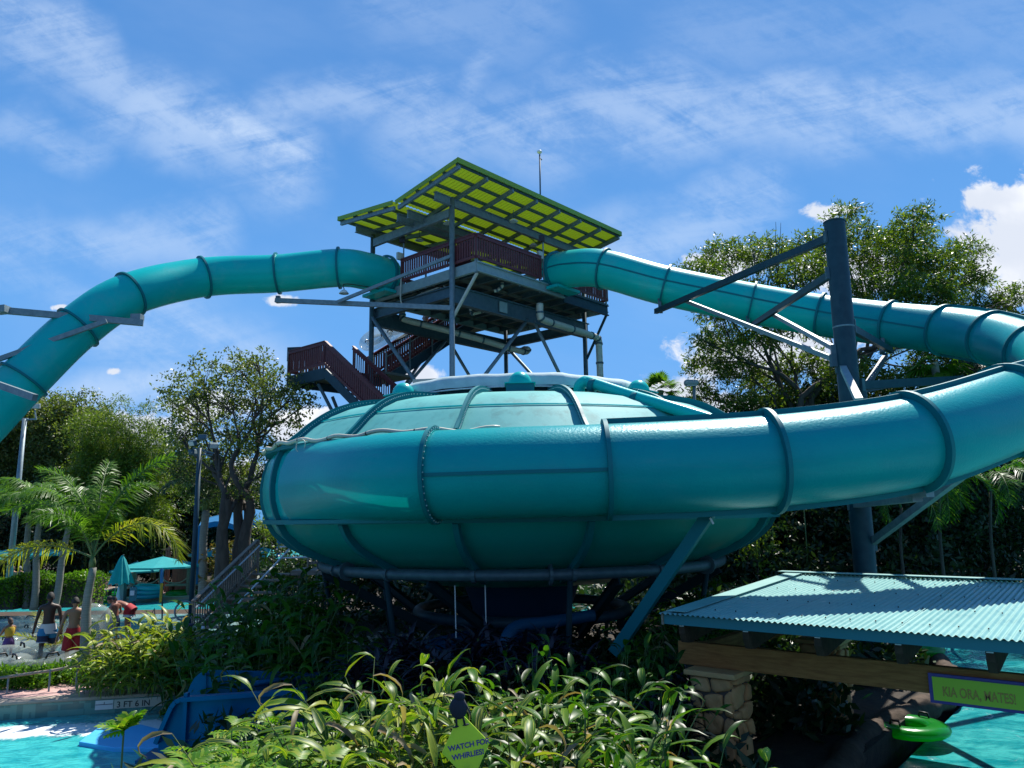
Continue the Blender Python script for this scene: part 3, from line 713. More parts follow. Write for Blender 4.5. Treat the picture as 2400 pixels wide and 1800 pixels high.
railing(tw, T(LU, 0, ZD), T(LU, 4.6, ZD), posts=3)
MB().box(T(1.15, .35, ZD+.6), (1.0, .04, .9), A_u, A_v).build('gate_panel', brown, tw)
# slide entry boxes
MB().box(T(0, 4.78, ZD+.05), (2.0, .12, .10), A_v, A_u).build('entry_sill', teal_rim, tw)
for q, ax in ((T(-.12, 4.75, 13.55), -A_u), (T(5.3, -.12, 13.5), -A_v)):
    t, s_, u_ = frame(ax); V = []; N = 40
    for off, rr in ((-.05, .80), (-.05, .9), (.05, .9), (.05, .80)):
        for k_ in range(N):
            th = 2*math.pi*k_/N; V.append(q+t*off+rr*(math.cos(th)*s_+math.sin(th)*u_))
    MB().add(V, [(j*N+k_, j*N+(k_+1) % N, ((j+1) % 4)*N+(k_+1) % N, ((j+1) % 4)*N+k_) for j in range(4) for k_ in range(N)]).build('entry_ring', teal_rim, tw)
    MB().box(q-Zv*.82+t*.25, (.6, 1.5, .12), t, s_).build('entry_lip', teal, tw)
# butterfly roof
ZR0, ZRV, ZR1 = 16.18, 15.58, 15.98
a0, aV, a1 = -.575, 3.0, 6.75; b0, b1 = -1.5, 8.95
def RZ(a): return ZR0+(ZRV-ZR0)*(a-a0)/(aV-a0) if a < aV else ZRV+.05+(ZR1-ZRV-.05)*(a-aV)/(a1-aV)
def roofsheet(aa, ab, name):
    V = []; nb = int((b1-b0)/.09); 
    for i in range(nb+1):
        bb = b0+(b1-b0)*i/nb; dz = .018*(1 if i % 2 else -1)
        for a in (aa, ab): V.append(T(a, bb, RZ(a+(1e-4 if a == aV and ab != aV else -1e-4))+dz+.1))
    b = MB().add(V, [(2*i, 2*i+1, 2*i+3, 2*i+2) for i in range(nb)]); r = b.build(name, limem, tw)
    for p, q in ((T(aa, b0, RZ(aa+1e-3)+.06), T(ab, b0, RZ(ab-1e-3)+.06)), (T(aa, b1, RZ(aa+1e-3)+.06), T(ab, b1, RZ(ab-1e-3)+.06))):
        MB().beam(p, q, .03, .17).build('fascia_trim', limem, r)
    e = aa if aa < aV else ab
    MB().beam(T(e, b0, RZ(e-(1e-3 if e > aV else 0))+.07), T(e, b1, RZ(e-(1e-3 if e > aV else 0))+.07), .03, .2).build('fascia_trim', limem, r)
roofsheet(a0, aV-.08, 'roof_panel'); roofsheet(aV+.1, a1, 'roof_panel')
for a in (a0+.12, .25, 1.0, 1.75, 2.5): MB().beam(T(a, b0+.05, RZ(a)-.0), T(a, b1-.05, RZ(a)-.0), .07, .12).build('purlin', steel_d, tw)
for a in (3.7, 4.7, 5.7, 6.6): MB().beam(T(a, b0+.05, RZ(a)-.0), T(a, b1-.05, RZ(a)), .07, .12).build('purlin', steel_d, tw)
for i in range(8):
    bb = b0+.15+i*(b1-b0-.3)/7
    MB().beam(T(a0+.05, bb, RZ(a0)-.13), T(aV-.1, bb, RZ(aV-.1)-.13), .1, .16).build('rafter', steel, tw)
    MB().beam(T(aV+.15, bb, RZ(aV+.15)-.13), T(a1-.05, bb, RZ(a1)-.13), .1, .16).build('rafter', steel, tw)
for a, zz in ((PA[0], -.36), (2.72, -.38), (3.35, -.38), (PB[0], -.36)):
    MB().hbeam(T(a, -1.05, RZ(a)+zz), T(a, 8.7, RZ(a)+zz), .16, .34).build('roof_beam', steel, tw)
for bb in (PA[1], PC[1]): MB().beam(T(PA[0]+.1, bb, 15.12), T(PB[0]-.1, bb, 15.12), .14, .34).build('tie_beam', steel, tw)
for a, bb in ((2.2, .6), (4.6, 1.2), (.6, 2.8), (1.6, 5.2)):
    q = T(a, bb, RZ(a)-.55); MB().lathe([(.02, .12), (.08, .1), (.19, 0), (.17, -.01), (.02, .04)], q, 20).build('lamp', white, tw, True)
    MB().tube([q+Zv*.1, q+Zv*.5], .012, 6).build('lamp_rod', steel_d, tw)
for q in (T(4.32, -.1, ZD+1.2), T(.0, 3.74, ZD+1.15)):
    MB().box(q, (.28, .12, .3), A_v, A_u).build('control_box', pvc, tw); MB().tube([q-Zv*1.5+A_v*.2, q+Zv*.9+A_v*.2], .03, 8).build('conduit', steel, tw)
    MB().box(q+Zv*.75+A_v*.12, (.24, .16, .26)).build('speaker', blackm, tw)
# conduits under deck
for a_, z_ in ((2.0, -.5), (2.2, -.52), (3.3, -.5)): MB().tube([T(a_, 0.2, ZD+z_), T(a_, 8.2, ZD+z_)], .025, 6).build('conduit', pvc, tw)
q, _ = catmull([T(4.2, -.12, ZD+.4), T(4.2, -.12, ZD-.75), T(4.0, .1, ZD-.85), T(3.6, .25, ZD-.55), T(2.3, .2, ZD-.5)], 6); MB().tube(q, .03, 8).build('conduit', pvc, tw, True)
# arms that carry the left slide
MB().beam(T(PA[0]+.0, -.2, 11.3), at(646, 704, 29.9), .14, .18).build('arm', steel, tw)
MB().beam(T(PA[0]+.0, -.2, 13.35), at(791, 708, 29.0), .10, .12).build('arm_tie', steel, tw)
MB().beam(at(652, 694, 29.95), at(652, 710, 29.95), .16).build('saddle', steel_d, tw)
c = at(806, 688, 29.2); MB().lathe([(.03, .16), (.1, .12), (.2, 0), (.18, -.01)], c, 20).build('lamp', white, tw, True)
q, _ = catmull([c+Zv*.15, c+Zv*.35+A_u*-.2, T(5, -.2, 12.8)], 6); MB().tube(q, .018, 6).build('lamp_arm', blackm, tw)
# mast
ms = thing('antenna_mast', 'thin pole with a small camera head rising behind the lime roof', 'mast', at(1267, 470, 34))
MB().tube([at(1267.5, 540, 34), at(1265, 362, 34)], .035, 8).build('pole', steel_b, ms, True)
MB().ell(at(1264.5, 356, 34), (.12, .12, .09), 14, 8).build('camera_dome', white, ms, True); MB().tube([at(1265, 370, 34), at(1270, 375, 34)], .03, 8).build('bracket', steel_d, ms)
# drain pipes
def pipething(label, pts, r, n=6, m=pvc):
    q, _ = catmull(pts, n); t_ = thing('drain_pipe', label, 'pipe', q[0], 'cream drain pipes under the tower deck'); MB().tube(q, r, 14).build('pipe', m, t_, True)
    for k in range(4, len(q)-2, 5):
        MB().tube([q[k], q[k]+nrm(q[k+1]-q[k])*.08], r*1.18, 14).build('hanger', steel_d, t_)
pipething('cream drain pipe running below the tower from the left slide to the far post', [at(943, 722, 32), at(944, 742, 32), at(955, 751, 32), at(1060, 778, 32.5), at(1130, 797, 33), at(1200, 818, 33.5), at(1232, 825, 34), at(1236, 818, 34), at(1215, 823, 34.6)], .13)
pipething('cream drain pipe running from the right slide to the right rear post', [at(1265, 712, 30.6), at(1266, 738, 30.6), at(1275, 750, 30.8), at(1330, 768, 32.2), at(1385, 786, 33.6), at(1402, 795, 34), at(1404, 815, 34), at(1407, 890, 34)], .15)
pipething('short cream hooked pipe hanging under the deck right of the front post', [at(1158, 682, 29.5), at(1165, 680, 29.5), at(1176, 672, 29.5), at(1177, 662, 29.5)], .07)
pipething('cream pipe bent in an L under the middle of the deck', [at(1103, 720, 30), at(1104, 733, 30), at(1112, 735, 30), at(1160, 722, 31)], .06)
# ------------------------------------------------------------------ stairs
sw = thing('tower_stairs', 'maroon railed staircase with landing climbing the left rear of the tower', 'staircase', (-7, 31, 0))
ZL = 9.45; N_ = np.array([-7.43, 30, 0])
def S(a, b, z): return N_+A_u*a+A_v*b+Zv*z
MB().box(S(1.32, 1.4, ZL-.06), (2.64, 2.8, .12), A_u, A_v).build('landing', deckund, sw)
for p, q in ((S(0, 0, ZL), S(2.64, 0, ZL)), (S(2.64, 0, ZL), S(2.64, 2.8, ZL)), (S(0, 1.45, ZL), S(0, 2.8, ZL))): fascia(p, q, .46).build('landing_beam', steel_b, sw)
railing(sw, S(2.64, 0, ZL), S(0, 0, ZL), posts=3, pd=.5); railing(sw, S(2.64, 0, ZL), S(2.64, 2.8, ZL), posts=2)
DS = np.array([.742, -.67, 0]); run = 4.9; drop = 3.5
for bb in (0, 1.35):
    MB().beam(S(0, bb, ZL-.2), S(0, bb, ZL-.2)+DS*run-Zv*drop, .06, .34).build('stringer', steel_b, sw)
    railing(sw, S(0, bb, ZL), S(0, bb, ZL)+DS*run-Zv*drop, posts=4, pd=.4, w=.1 if bb == 0 else .04)
    q = [S(.0, bb+.12, ZL+.85), S(0, bb+.12, ZL+.85)+DS*run-Zv*drop]; MB().tube(q, .022, 8).build('handrail', steel, sw)
b = MB()
for k in range(17):
    f = (k+.5)/17; b.box(S(0, .68, ZL-.1)+DS*run*f-Zv*drop*f, (.3, 1.28, .04), DS, A_v)
b.build('treads', steel_d, sw)
# upper flight beside the back left face
P0 = T(LU+1.5, .9, ZL-0.0); P1 = T(LU+1.5, 6.2, ZD)
for s_ in (0, -1.3):
    MB().beam(P0+A_u*s_-Zv*.2, P1+A_u*s_-Zv*.2, .06, .42).build('stringer', steel_b, sw)
    railing(sw, P1+A_u*s_, P0+A_u*s_, posts=4, pd=.35)
    MB().tube([P0+A_u*(s_-.1)+Zv*.9, P1+A_u*(s_-.1)+Zv*.9], .022, 8).build('handrail', steel, sw)
b = MB()
for k in range(17):
    f = (k+.5)/17; b.box(P0*(1-f)+P1*f-A_u*.65-Zv*.1, (1.28, .3, .04), A_u, A_v)
b.build('treads', steel_d, sw)
MB().box((P0+S(0, 2.8, ZL))/2-Zv*.06-A_u*.6, (2.4, 1.6, .1), A_u, A_v).build('landing', deckund, sw)
MB().box(P1-A_u*.7+A_v*.8-Zv*.05, (2.4, 1.6, .1), A_u, A_v).build('landing', deckund, sw)
for p, q in ((at(746, 900, 30.6), at(786, 978, 30.6)), (at(779, 930, 31.4), at(797, 975, 31.4))): MB().tube([p, q+(q-p)*2.4], .07, 8).build('support_leg', steel_d, sw)
br(P0*.35+P1*.65-A_u*0.2-Zv*.4, T(PB[0], 0, 7.0))
for p, sz, lb, txt in ((at(712, 829, 32.5), (1.5, .05, .62), 'dark notice board behind the railing of the stair landing', 1), (at(1007, 894, 27.3), (1.25, .05, .2), 'long green edged board standing behind the left rim of the bowl cover', 0)):
    sg = thing('notice_board', lb, 'sign', p); MB().box(p, sz, nrm([1, -.12, 0]), nrm([.12, 1, 0])).build('board', steel_b if txt else pvc, sg, bevel=.01)
    if txt:
        for k in range(3): MB().box(p+np.array([.05*k-.1, -.045, .18-.09*k]), (.9-.15*k, .012, .03), nrm([1, -.12, 0]), nrm([.12, 1, 0])).build('text_line', paleblue, sg)
    MB().tube([p-Zv*.1+np.array([.3, .05, 0]), p-Zv*1.2+np.array([.3, .05, 0])], .03, 6).build('post', steel_d, sg)
# ------------------------------------------------------------------ steel columns and their arms
cl = thing('support_column', 'thick blue grey steel column with angled arms holding the right hand tube slide', 'column', at(2012, 1345, 18)*[1, 1, 0])
cb = at(2012, 1345, 18); ct = at(1971, 522, 18); cx = (cb[0]+ct[0])/2; cb = np.array([cx, 18, -.5]); ct = np.array([cx, 18, ct[2]])
MB().tube([cb, ct], .245, 32).build('shaft', steel_b, cl, 'auto'); MB().lathe([(.245, 0), (.26, .0), (.26, .03), (.0, .04)], ct, 32).build('cap', steel_b, cl)
MB().lathe([(.248, -.02), (.252, 0), (.248, .02)], at(1977, 767, 18)*[0, 1, 1]+np.array([cx, 0, 0]), 32).build('weld_band', steel, cl)
def carm(px0, py0, x1, y1, Y1, w=.15, h=None, name='arm', m=steel_b, Y0=18.0, plate=True):
    p = at(px0, py0, Y0); q = at(x1, y1, Y1); MB().beam(p, q, w, h or w).build(name, m, cl)
    if plate: MB().box(p, (.1, .34, .3), nrm((q-p)*[1, 1, 0]), np.cross(nrm((q-p)*[1, 1, 0]), Zv)).build('plate', steel_d, cl)
carm(1947, 556, 1537, 730, 28.6, .14, .19); carm(1952, 640, 1763, 762, 28.0, .13, .18); carm(1962, 845, 1606, 705, 26.5, .1, .12, 'brace', steel); carm(1965, 822, 1812, 737, 25.5, .1, .12, 'brace', steel)
carm(1988, 765, 2090, 822, 25.6, .13, .19); carm(2014, 932, 2076, 832, 25.0, .12, .14, 'brace'); carm(2010, 904, 2252, 890, 20.0, .16, .2); carm(2010, 916, 2110, 898, 21.0, .1, .14, 'brace')
carm(1975, 860, 2014, 940, 14.4, .14, .12, 'brace', paleblue)
carm(2004, 1180, 2150, 1162, 13.4, .16, .2, 'arm', steel); carm(2037, 1276, 2312, 1070, 14.2, .14, .15, 'brace', steel)
q = at(2150, 1160, 13.4); MB().box(q+Zv*.04, (.2, .5, .16), nrm([.9, .4, 0]), nrm([-.4, .9, 0])).build('saddle', steel, cl)
for x, y, Y in ((1548, 722, 28.8), (1753, 757, 28.2), (2068, 818, 25.9)): MB().box(at(x, y, Y)+Zv*.1, (.12, .5, .5), nrm([1, -.3, 0]), nrm([.3, 1, 0])).build('saddle', steel_d, cl)
# blue leg from under the front tube
lg = thing('slanted_leg', 'slanted teal box leg running from the front tube down left to the ground', 'support leg', at(1480, 1460, 14.0)*[1, 1, 0])
MB().beam(at(1662, 1204, 13.3), at(1440, 1530, 14.2), .2, .2).build('leg_tube', teal_rim, lg, bevel=.01); MB().beam(at(1664, 1214, 13.1), at(1672, 1228, 13.1), .03, .03).build('pin', white, lg)
cl2 = thing('support_column', 'galvanised arms on a steel column just left of the frame holding the left tube slide', 'column', at(-120, 1400, 24)*[1, 1, 0])
c2 = at(-120, 900, 24); MB().tube([c2*[1, 1, 0]-Zv*.5, c2*[1, 1, 0]+Zv*11], .25, 24).build('shaft', steel_b, cl2, True)
MB().beam(at(-110, 717, 24), at(336, 757, 26.0), .16, .21).build('arm', steel, cl2); MB().beam(at(-110, 880, 24), at(250, 752, 25.2), .13, .15).build('brace', steel, cl2)
MB().beam(at(-110, 864, 24), at(82, 932, 22.6), .16, .2).build('arm', steel, cl2); MB().box(at(322, 744, 26.2), (.35, .3, .2)).build('saddle', steel, cl2)
MB().beam(at(6, 718, 24.4), at(6, 734, 24.4), .35).build('plate', steel, cl2)

# ------------------------------------------------------------------ roofed bridge over the river
ra = np.array([.78, -.626, 0]); rn = np.array([.626, .78, 0])
sh = thing('river_shelter', 'low shelter with aqua corrugated roof on stone pillars beside the river', 'shelter', at(1700, 1700, 9)*[1, 1, 0])
KS = 1.27
E0 = at(1560, 1440, 9.0*KS); ZE = E0[2]
def H(s, t, z): return np.array([E0[0], E0[1], 0])+ra*s*KS+rn*t*KS+Zv*z
zk = lambda z: 3.6-(3.6-z)*KS
RW = 3.95; rz = lambda t: ZE+.02+(zk(2.62)-ZE)*t/RW
V = []; NS = 0; s0_, s1_ = -.05, 9.5; step = .01
ss = np.arange(s0_, s1_, step)
for s_ in ss:
    dz = .0125*math.cos(2*math.pi*s_/.0605)
    V += [H(s_, -.06, rz(-.06)+dz), H(s_, RW/2, rz(RW/2)+dz), H(s_, RW, rz(RW)+dz)]
V = np.array(V); n = len(ss); Q = np.array([(3*i+j, 3*(i+1)+j, 3*(i+1)+j+1, 3*i+j+1) for i in range(n-1) for j in (0, 1)])
quads('roof_sheet', V, Q, roofm, sh, smooth=True)
MB().box(H(4.7, RW-.04, rz(RW)+.05), (9.6*KS, .24, .012), ra, rn).build('ridge_cap', roofm, sh)
V = []
for s_ in ss: V += [H(s_, RW+.04, rz(RW)+.012*math.cos(2*math.pi*s_/.0605)), H(s_, RW+.45, rz(RW)-.09)]
quads('roof_sheet', np.array(V), np.array([(2*i, 2*i+2, 2*i+3, 2*i+1) for i in range(n-1)]), roofm, sh, smooth=True)
MB().beam(H(-.02, 0, rz(0)-.085), H(9.5, 0, rz(0)-.085), .03, .13).build('eave_fascia', roofedge, sh)
MB().beam(H(-.03, -.03, rz(0)-.08), H(-.03, RW, rz(RW)-.08), .03, .16).build('gable_board', wood, sh)
MB().box(H(.14, RW/2, rz(RW/2)+.035), (.3, RW*KS, .01), ra, nrm(H(0, RW, rz(RW))-H(0, 0, rz(0)))).build('gable_flashing', roofm, sh)
for k in range(13):
    s_ = .18+k*.74
    if s_ > 9.3: break
    b = MB(); s1 = s_; 
    poly = [(.02, -.16), (.02, -.27), (.07, -.40), (.17, -.42), (.9, -.36), (3.9, -.2), (3.9, -.05)]
    V = [H(s1+dx, t, rz(t)+z) for dx in (-.035, .035) for t, z in poly]; m_ = len(poly)
    b.add(V, [tuple(range(m_))[::-1], tuple(range(m_, 2*m_))]+[(i, (i+1) % m_, m_+(i+1) % m_, m_+i) for i in range(m_)])
    r = b.build('rafter', darkwood, sh); MB().box(H(s1, .035, rz(0)-.165), (.07, .05, .012), ra, rn).build('rafter_clip', white, r)
zb0, zb1 = zk(1.82), zk(2.08)
b = MB().beam(H(-.16, .62, (zb0+zb1)/2), H(9.4, .62, (zb0+zb1)/2), .12, zb1-zb0); b.build('eave_beam', beamw, sh, bevel=.008)
MB().beam(H(-.1, 3.5, zk(2.0)), H(9.4, 3.5, zk(2.0)), .14, .3).build('rear_beam', beamw, sh)
MB().beam(H(.1, .70, zk(1.95)), H(.1, 3.44, zk(1.95)), .12, .28).build('side_beam', beamw, sh)
b = MB()
for t in (.35, 1.3, 2.3, 3.3):
    for k in range(38): s_ = .2+k*.2420+.0302*0; b.ell(H(s_, t, rz(t)+.017), .011, 6, 4)
tag(b.build('roof_screws', blackm, sh), kind='stuff')
for k in range(1, 8): MB().beam(H(k*1.21-.016, 0, rz(0)+.019), H(k*1.21-.016, RW, rz(RW)+.019), .012, .006).build('sheet_lap', roofm, sh)
# stone pillars
def pillar(root, c, w, z0, z1):
    MB().box(c*[1, 1, 0]+Zv*(z0+z1)/2, (w-.04, w-.04, z1-z0), ra, rn).build('pillar_core', mortar, root)
    r2 = random.Random(5)
    for fi, (f, g_) in enumerate(((ra, -rn), (rn, ra), (-rn, -ra), (-ra, rn))):
        zs = [z0]
        while zs[-1] < z1-.30: zs.append(zs[-1]+r2.uniform(.17, .33))
        zs.append(z1); wv = lambda k, x: zs[k]+(.045*math.sin(6*x+k*2.3+fi)*(0 < k < len(zs)-1))
        for k in range(len(zs)-1):
            xs_ = [-w/2]
            while xs_[-1] < w/2-.36: xs_.append(xs_[-1]+r2.uniform(.17, .40))
            xs_.append(w/2); jt = [0]+[r2.uniform(-.06, .06) for _ in xs_[1:-1]]+[0]; gp = .008
            for q in range(len(xs_)-1):
                xa, xb = xs_[q]+gp, xs_[q+1]-gp
                cor = [(xa-jt[q], wv(k, xa)+gp), (xb-jt[q+1], wv(k, xb)+gp), (xb+jt[q+1], wv(k+1, xb)-gp), (xa+jt[q], wv(k+1, xa)-gp)]
                n = 20; V = []; rr = [1+r2.uniform(-.07, .02) for _ in range(n)]; pr_ = r2.uniform(-.012, .03)
                for rad, dp in ((1., -.02), (1., .035), (.95, .062), (.8, .074), (.4, .078), (.02, .078)):
                    for m_ in range(n):
                        th = 2*math.pi*m_/n+.16; cs, sn = math.cos(th), math.sin(th); e = .5
                        u_ = math.copysign(abs(cs)**e, cs)*rad*rr[m_]*.5+.5; v_ = math.copysign(abs(sn)**e, sn)*rad*rr[(m_*3) % n]*.5+.5
                        px = (cor[0][0]*(1-u_)+cor[1][0]*u_)*(1-v_)+(cor[3][0]*(1-u_)+cor[2][0]*u_)*v_; pz = (cor[0][1]*(1-u_)+cor[1][1]*u_)*(1-v_)+(cor[3][1]*(1-u_)+cor[2][1]*u_)*v_
                        V.append(c*[1, 1, 0]+f*px+Zv*pz+g_*(w/2-.045+dp+pr_*(dp > 0)+.010*math.sin(px*23+pz*17)*(dp > .05)))
                MB().add(V, [(a_*n+m_, a_*n+(m_+1) % n, (a_+1)*n+(m_+1) % n, (a_+1)*n+m_) for a_ in range(5) for m_ in range(n)]).build('stone', stone, root, True)
    MB().box(c*[1, 1, 0]+Zv*(z1+.035), (w+.16, w+.16, .075), ra, rn).build('capstone', stone, root, bevel=.015)
pc = H(.33, .62, 0)
pl = thing('stone_pillar', 'rough tan stone pillar under the left end of the shelter beam', 'pillar', pc*[1, 1, 0]); pillar(pl, pc, .62, -.4, zb0-.075)
pc2 = H(.6, 3.5, 0)
pl2 = thing('stone_pillar', 'second stone pillar in deep shade behind under the shelter roof', 'pillar', pc2*[1, 1, 0]); pillar(pl2, pc2, .62, -.4, 1.25)
fw = thing('fallen_flower', 'small pink flower lying on the corrugated shelter roof', 'flower', at(2067, 1391, 10.5))
q = H(3.6, 2.35, rz(2.35)+.03)
for k in range(5):
    a = k*1.257; MB().ell(q+np.array([.045*math.cos(a), .045*math.sin(a), .02]), (.04, .03, .012), 10, 6).build('petal', mat('pink_petal%d' % k, (.6, .08, .18) if k % 2 else (.75, .3, .38), .6), fw, True)
# shelter sign
sg = thing('greeting_sign', 'lime sign with purple border lettered in tan on the shelter beam above the river', 'sign', H(3.9, .5, 1.4))
zs0, zs1 = zk(1.745), zk(2.02)
sL, sR = 2.52, 3.85; ys = .62-.055-.02
MB().box(H((sL+sR)/2, ys, (zs0+zs1)/2), ((sR-sL)*KS, .03, zs1-zs0), ra, rn).build('border', purple, sg, bevel=.004)
MB().box(H((sL+sR)/2, ys-.018, (zs0+zs1)/2), ((sR-sL-.07)*KS, .008, zs1-zs0-.075), ra, rn).build('face', signlime, sg)
O = H(sL+.115, ys-.024, zs0+.1)
text_mesh('KIA ORA, MATES!', .125*KS, .002, 'lettering_outline', brownline, sg, O, ra, Zv, offset=.0016, xs=.62)
text_mesh('KIA ORA, MATES!', .125*KS, .002, 'lettering', tan_l, sg, O-rn*.003, ra, Zv, offset=.0, xs=.62)
# diamond sign in the plants
c = at(1092, 1752, 5.7); dX = nrm([1, .1, .16]); dY = nrm([-.16, .0, 1]); dN = np.cross(dX, dY)
ds = thing('diamond_sign', 'lime diamond sign with purple warning words and a dark bird figure among the striped ginger', 'sign', c)
hw = .168; hh_ = .236
V = [c+dX*x*hw+dY*y*hh_+dN*z for z in (-.008, .008) for x, y in ((0, -1), (1, 0), (0, 1), (-1, 0))]
MB().add(V, [(0, 3, 2, 1), (4, 5, 6, 7), (0, 1, 5, 4), (1, 2, 6, 5), (2, 3, 7, 6), (3, 0, 4, 7)]).build('plate', signlime, ds)
text_mesh('WATCH FOR', .049, .001, 'lettering', purple, ds, c-dX*.122+dY*.0+dN*.010, dX, dY, offset=.0015); text_mesh('WHIRLIES!', .049, .001, 'lettering', purple, ds, c-dX*.105-dY*.062+dN*.010, dX, dY, offset=.0015)
b = MB(); q = c+dY*.27-dX*.01+dN*.02
b.ell(q, (.062, .02, .075), 16, 10, dX, dN, dY); b.ell(q+dX*.02+dY*.075, (.04, .02, .035), 12, 8, dX, dN, dY)
for e in (-.025, .022): b.tube([q-dY*.05+dX*e, q-dY*.115+dX*e*1.2], .008, 6); b.ell(q-dY*.118+dX*e*1.5, (.024, .008, .007), 8, 6, dX, dN, dY)
b.tube([q+dX*.045+dY*.05, q+dX*.075-dY*.04, q+dX*.08-dY*.09], [.006, .005, .002], 6); b.build('bird_figure', birdm, ds, True)
MB().tube([c-dY*.1-dN*.03, c-dN*.03-Zv*1.6], .025, 8).build('stake', wood, ds)
# ------------------------------------------------------------------ river tubes
def ring_tube(label, c, R, r, m, group='inflatable ring tubes', tilt=(0, 0, 1), stackn=0, name='swim_tube', hand=True, sq=.8):
    t_ = thing(name, label, 'swim tube', c, group); t = nrm(tilt)
    MB().torus(c, R, r, 36, 14, t, sq).build('ring', m, t_, True); a = nrm(np.cross(t, (0, 1, .01))); bb = np.cross(t, a)
    MB().tube([c-t*r*.3, c-t*r*.29], R*.8, 20).build('floor', m, t_)
    if hand:
        for k in (0.6, 3.7):
            q = c+(R)*(math.cos(k)*a+math.sin(k)*bb)+t*r*sq; d = -math.sin(k)*a+math.cos(k)*bb
            MB().tube([q-d*.09, q-d*.07+t*.07, q+d*.07+t*.07, q+d*.09], .018, 8).build('handle', blackm, t_, True)
    return t_
ring_tube('green ring tube floating alone on the river below the shelter sign', at(2132, 1700, 13.9)-Zv*.03, .44, .19, greentube, sq=.55)
ring_tube('green ring tube on the river half hidden between the shelter rafters', at(2150, 1520, 20), .42, .2, greentube)
# ------------------------------------------------------------------ foliage tools
def rot_axis(v, ax, ang):
    """rotate rows of v about rows of ax"""
    c = np.cos(ang)[:, None]; s = np.sin(ang)[:, None]
    return v*c+np.cross(ax, v)*s+ax*(np.sum(ax*v, 1)[:, None])*(1-c)
def unit(a): return a/(np.linalg.norm(a, axis=1)[:, None]+1e-9)
def leaf_quads(P, D, N, L, Wd):
    """rhombic leaves: base P, direction D, normal N"""
    S = unit(np.cross(D, N)); n = len(P)
    L = np.broadcast_to(L, n)[:, None]; Wd = np.broadcast_to(Wd, n)[:, None]
    V = np.stack([P, P+D*L*.45+S*Wd*.5, P+D*L, P+D*L*.45-S*Wd*.5], 1).reshape(-1, 3)
    return V, np.arange(4*n).reshape(-1, 4)
def crown_leaves(lobes, dens, L, Wd, per=9, spray=.35, droop=.15, seed=0, flat=0.):
    r = np.random.default_rng(seed); Vs = []; tips = []
    for c, (rx, ry, rz_) in lobes:
        n = max(6, int(dens*(rx*ry*rz_)**(2/3)))
        d = unit(r.normal(size=(n, 3))); d[:, 2] = np.where(d[:, 2] < -.5, d[:, 2]*.4, d[:, 2])
        rad = r.uniform(.25, 1., n)**.55*(1+.35*r.random(n)**4)
        o = np.array(c)+d*rad[:, None]*np.array([rx, ry, rz_])
        tw_ = unit(d+r.normal(size=(n, 3))*.7+np.array([0, 0, .1])); tips.append(o)
        t = np.linspace(0, 1, per)[None, :, None]
        P = (o[:, None]+tw_[:, None]*t*spray-np.array([0, 0, 1])*t*t*droop*spray).reshape(-1, 3)+r.normal(size=(n*per, 3))*spray*.12
        T_ = np.repeat(tw_, per, 0)
        D = unit(T_*.5+r.normal(size=T_.shape)*.75-np.array([0, 0, droop]))
        N = unit(r.normal(size=D.shape)+np.array([0, 0, .8+flat])); N = unit(N-D*np.sum(N*D, 1)[:, None])
        s = r.uniform(.65, 1.25, len(P)); Vs.append(leaf_quads(P, D, N, L*s, Wd*s)[0])
    V = np.concatenate(Vs); return V, np.arange(len(V)).reshape(-1, 4), tips
def limb(b, p, q, r0, r1, sag=.15, n=6, seg=7, rr=random):
    p = np.array(p, float); q = np.array(q, float); L = np.linalg.norm(q-p); k = np.array([rr.uniform(-1, 1), rr.uniform(-1, 1), rr.uniform(-.3, 1)])*L*sag
    pts = [p+(q-p)*t+k*math.sin(math.pi*t)*(1-.3*t)+np.array([rr.uniform(-1, 1) for _ in range(3)])*L*.02*(0 < i < n) for i, t in enumerate([j/n for j in range(n+1)])]
    b.tube(pts, [r0+(r1-r0)*j/n for j in range(n+1)], seg, False); return pts
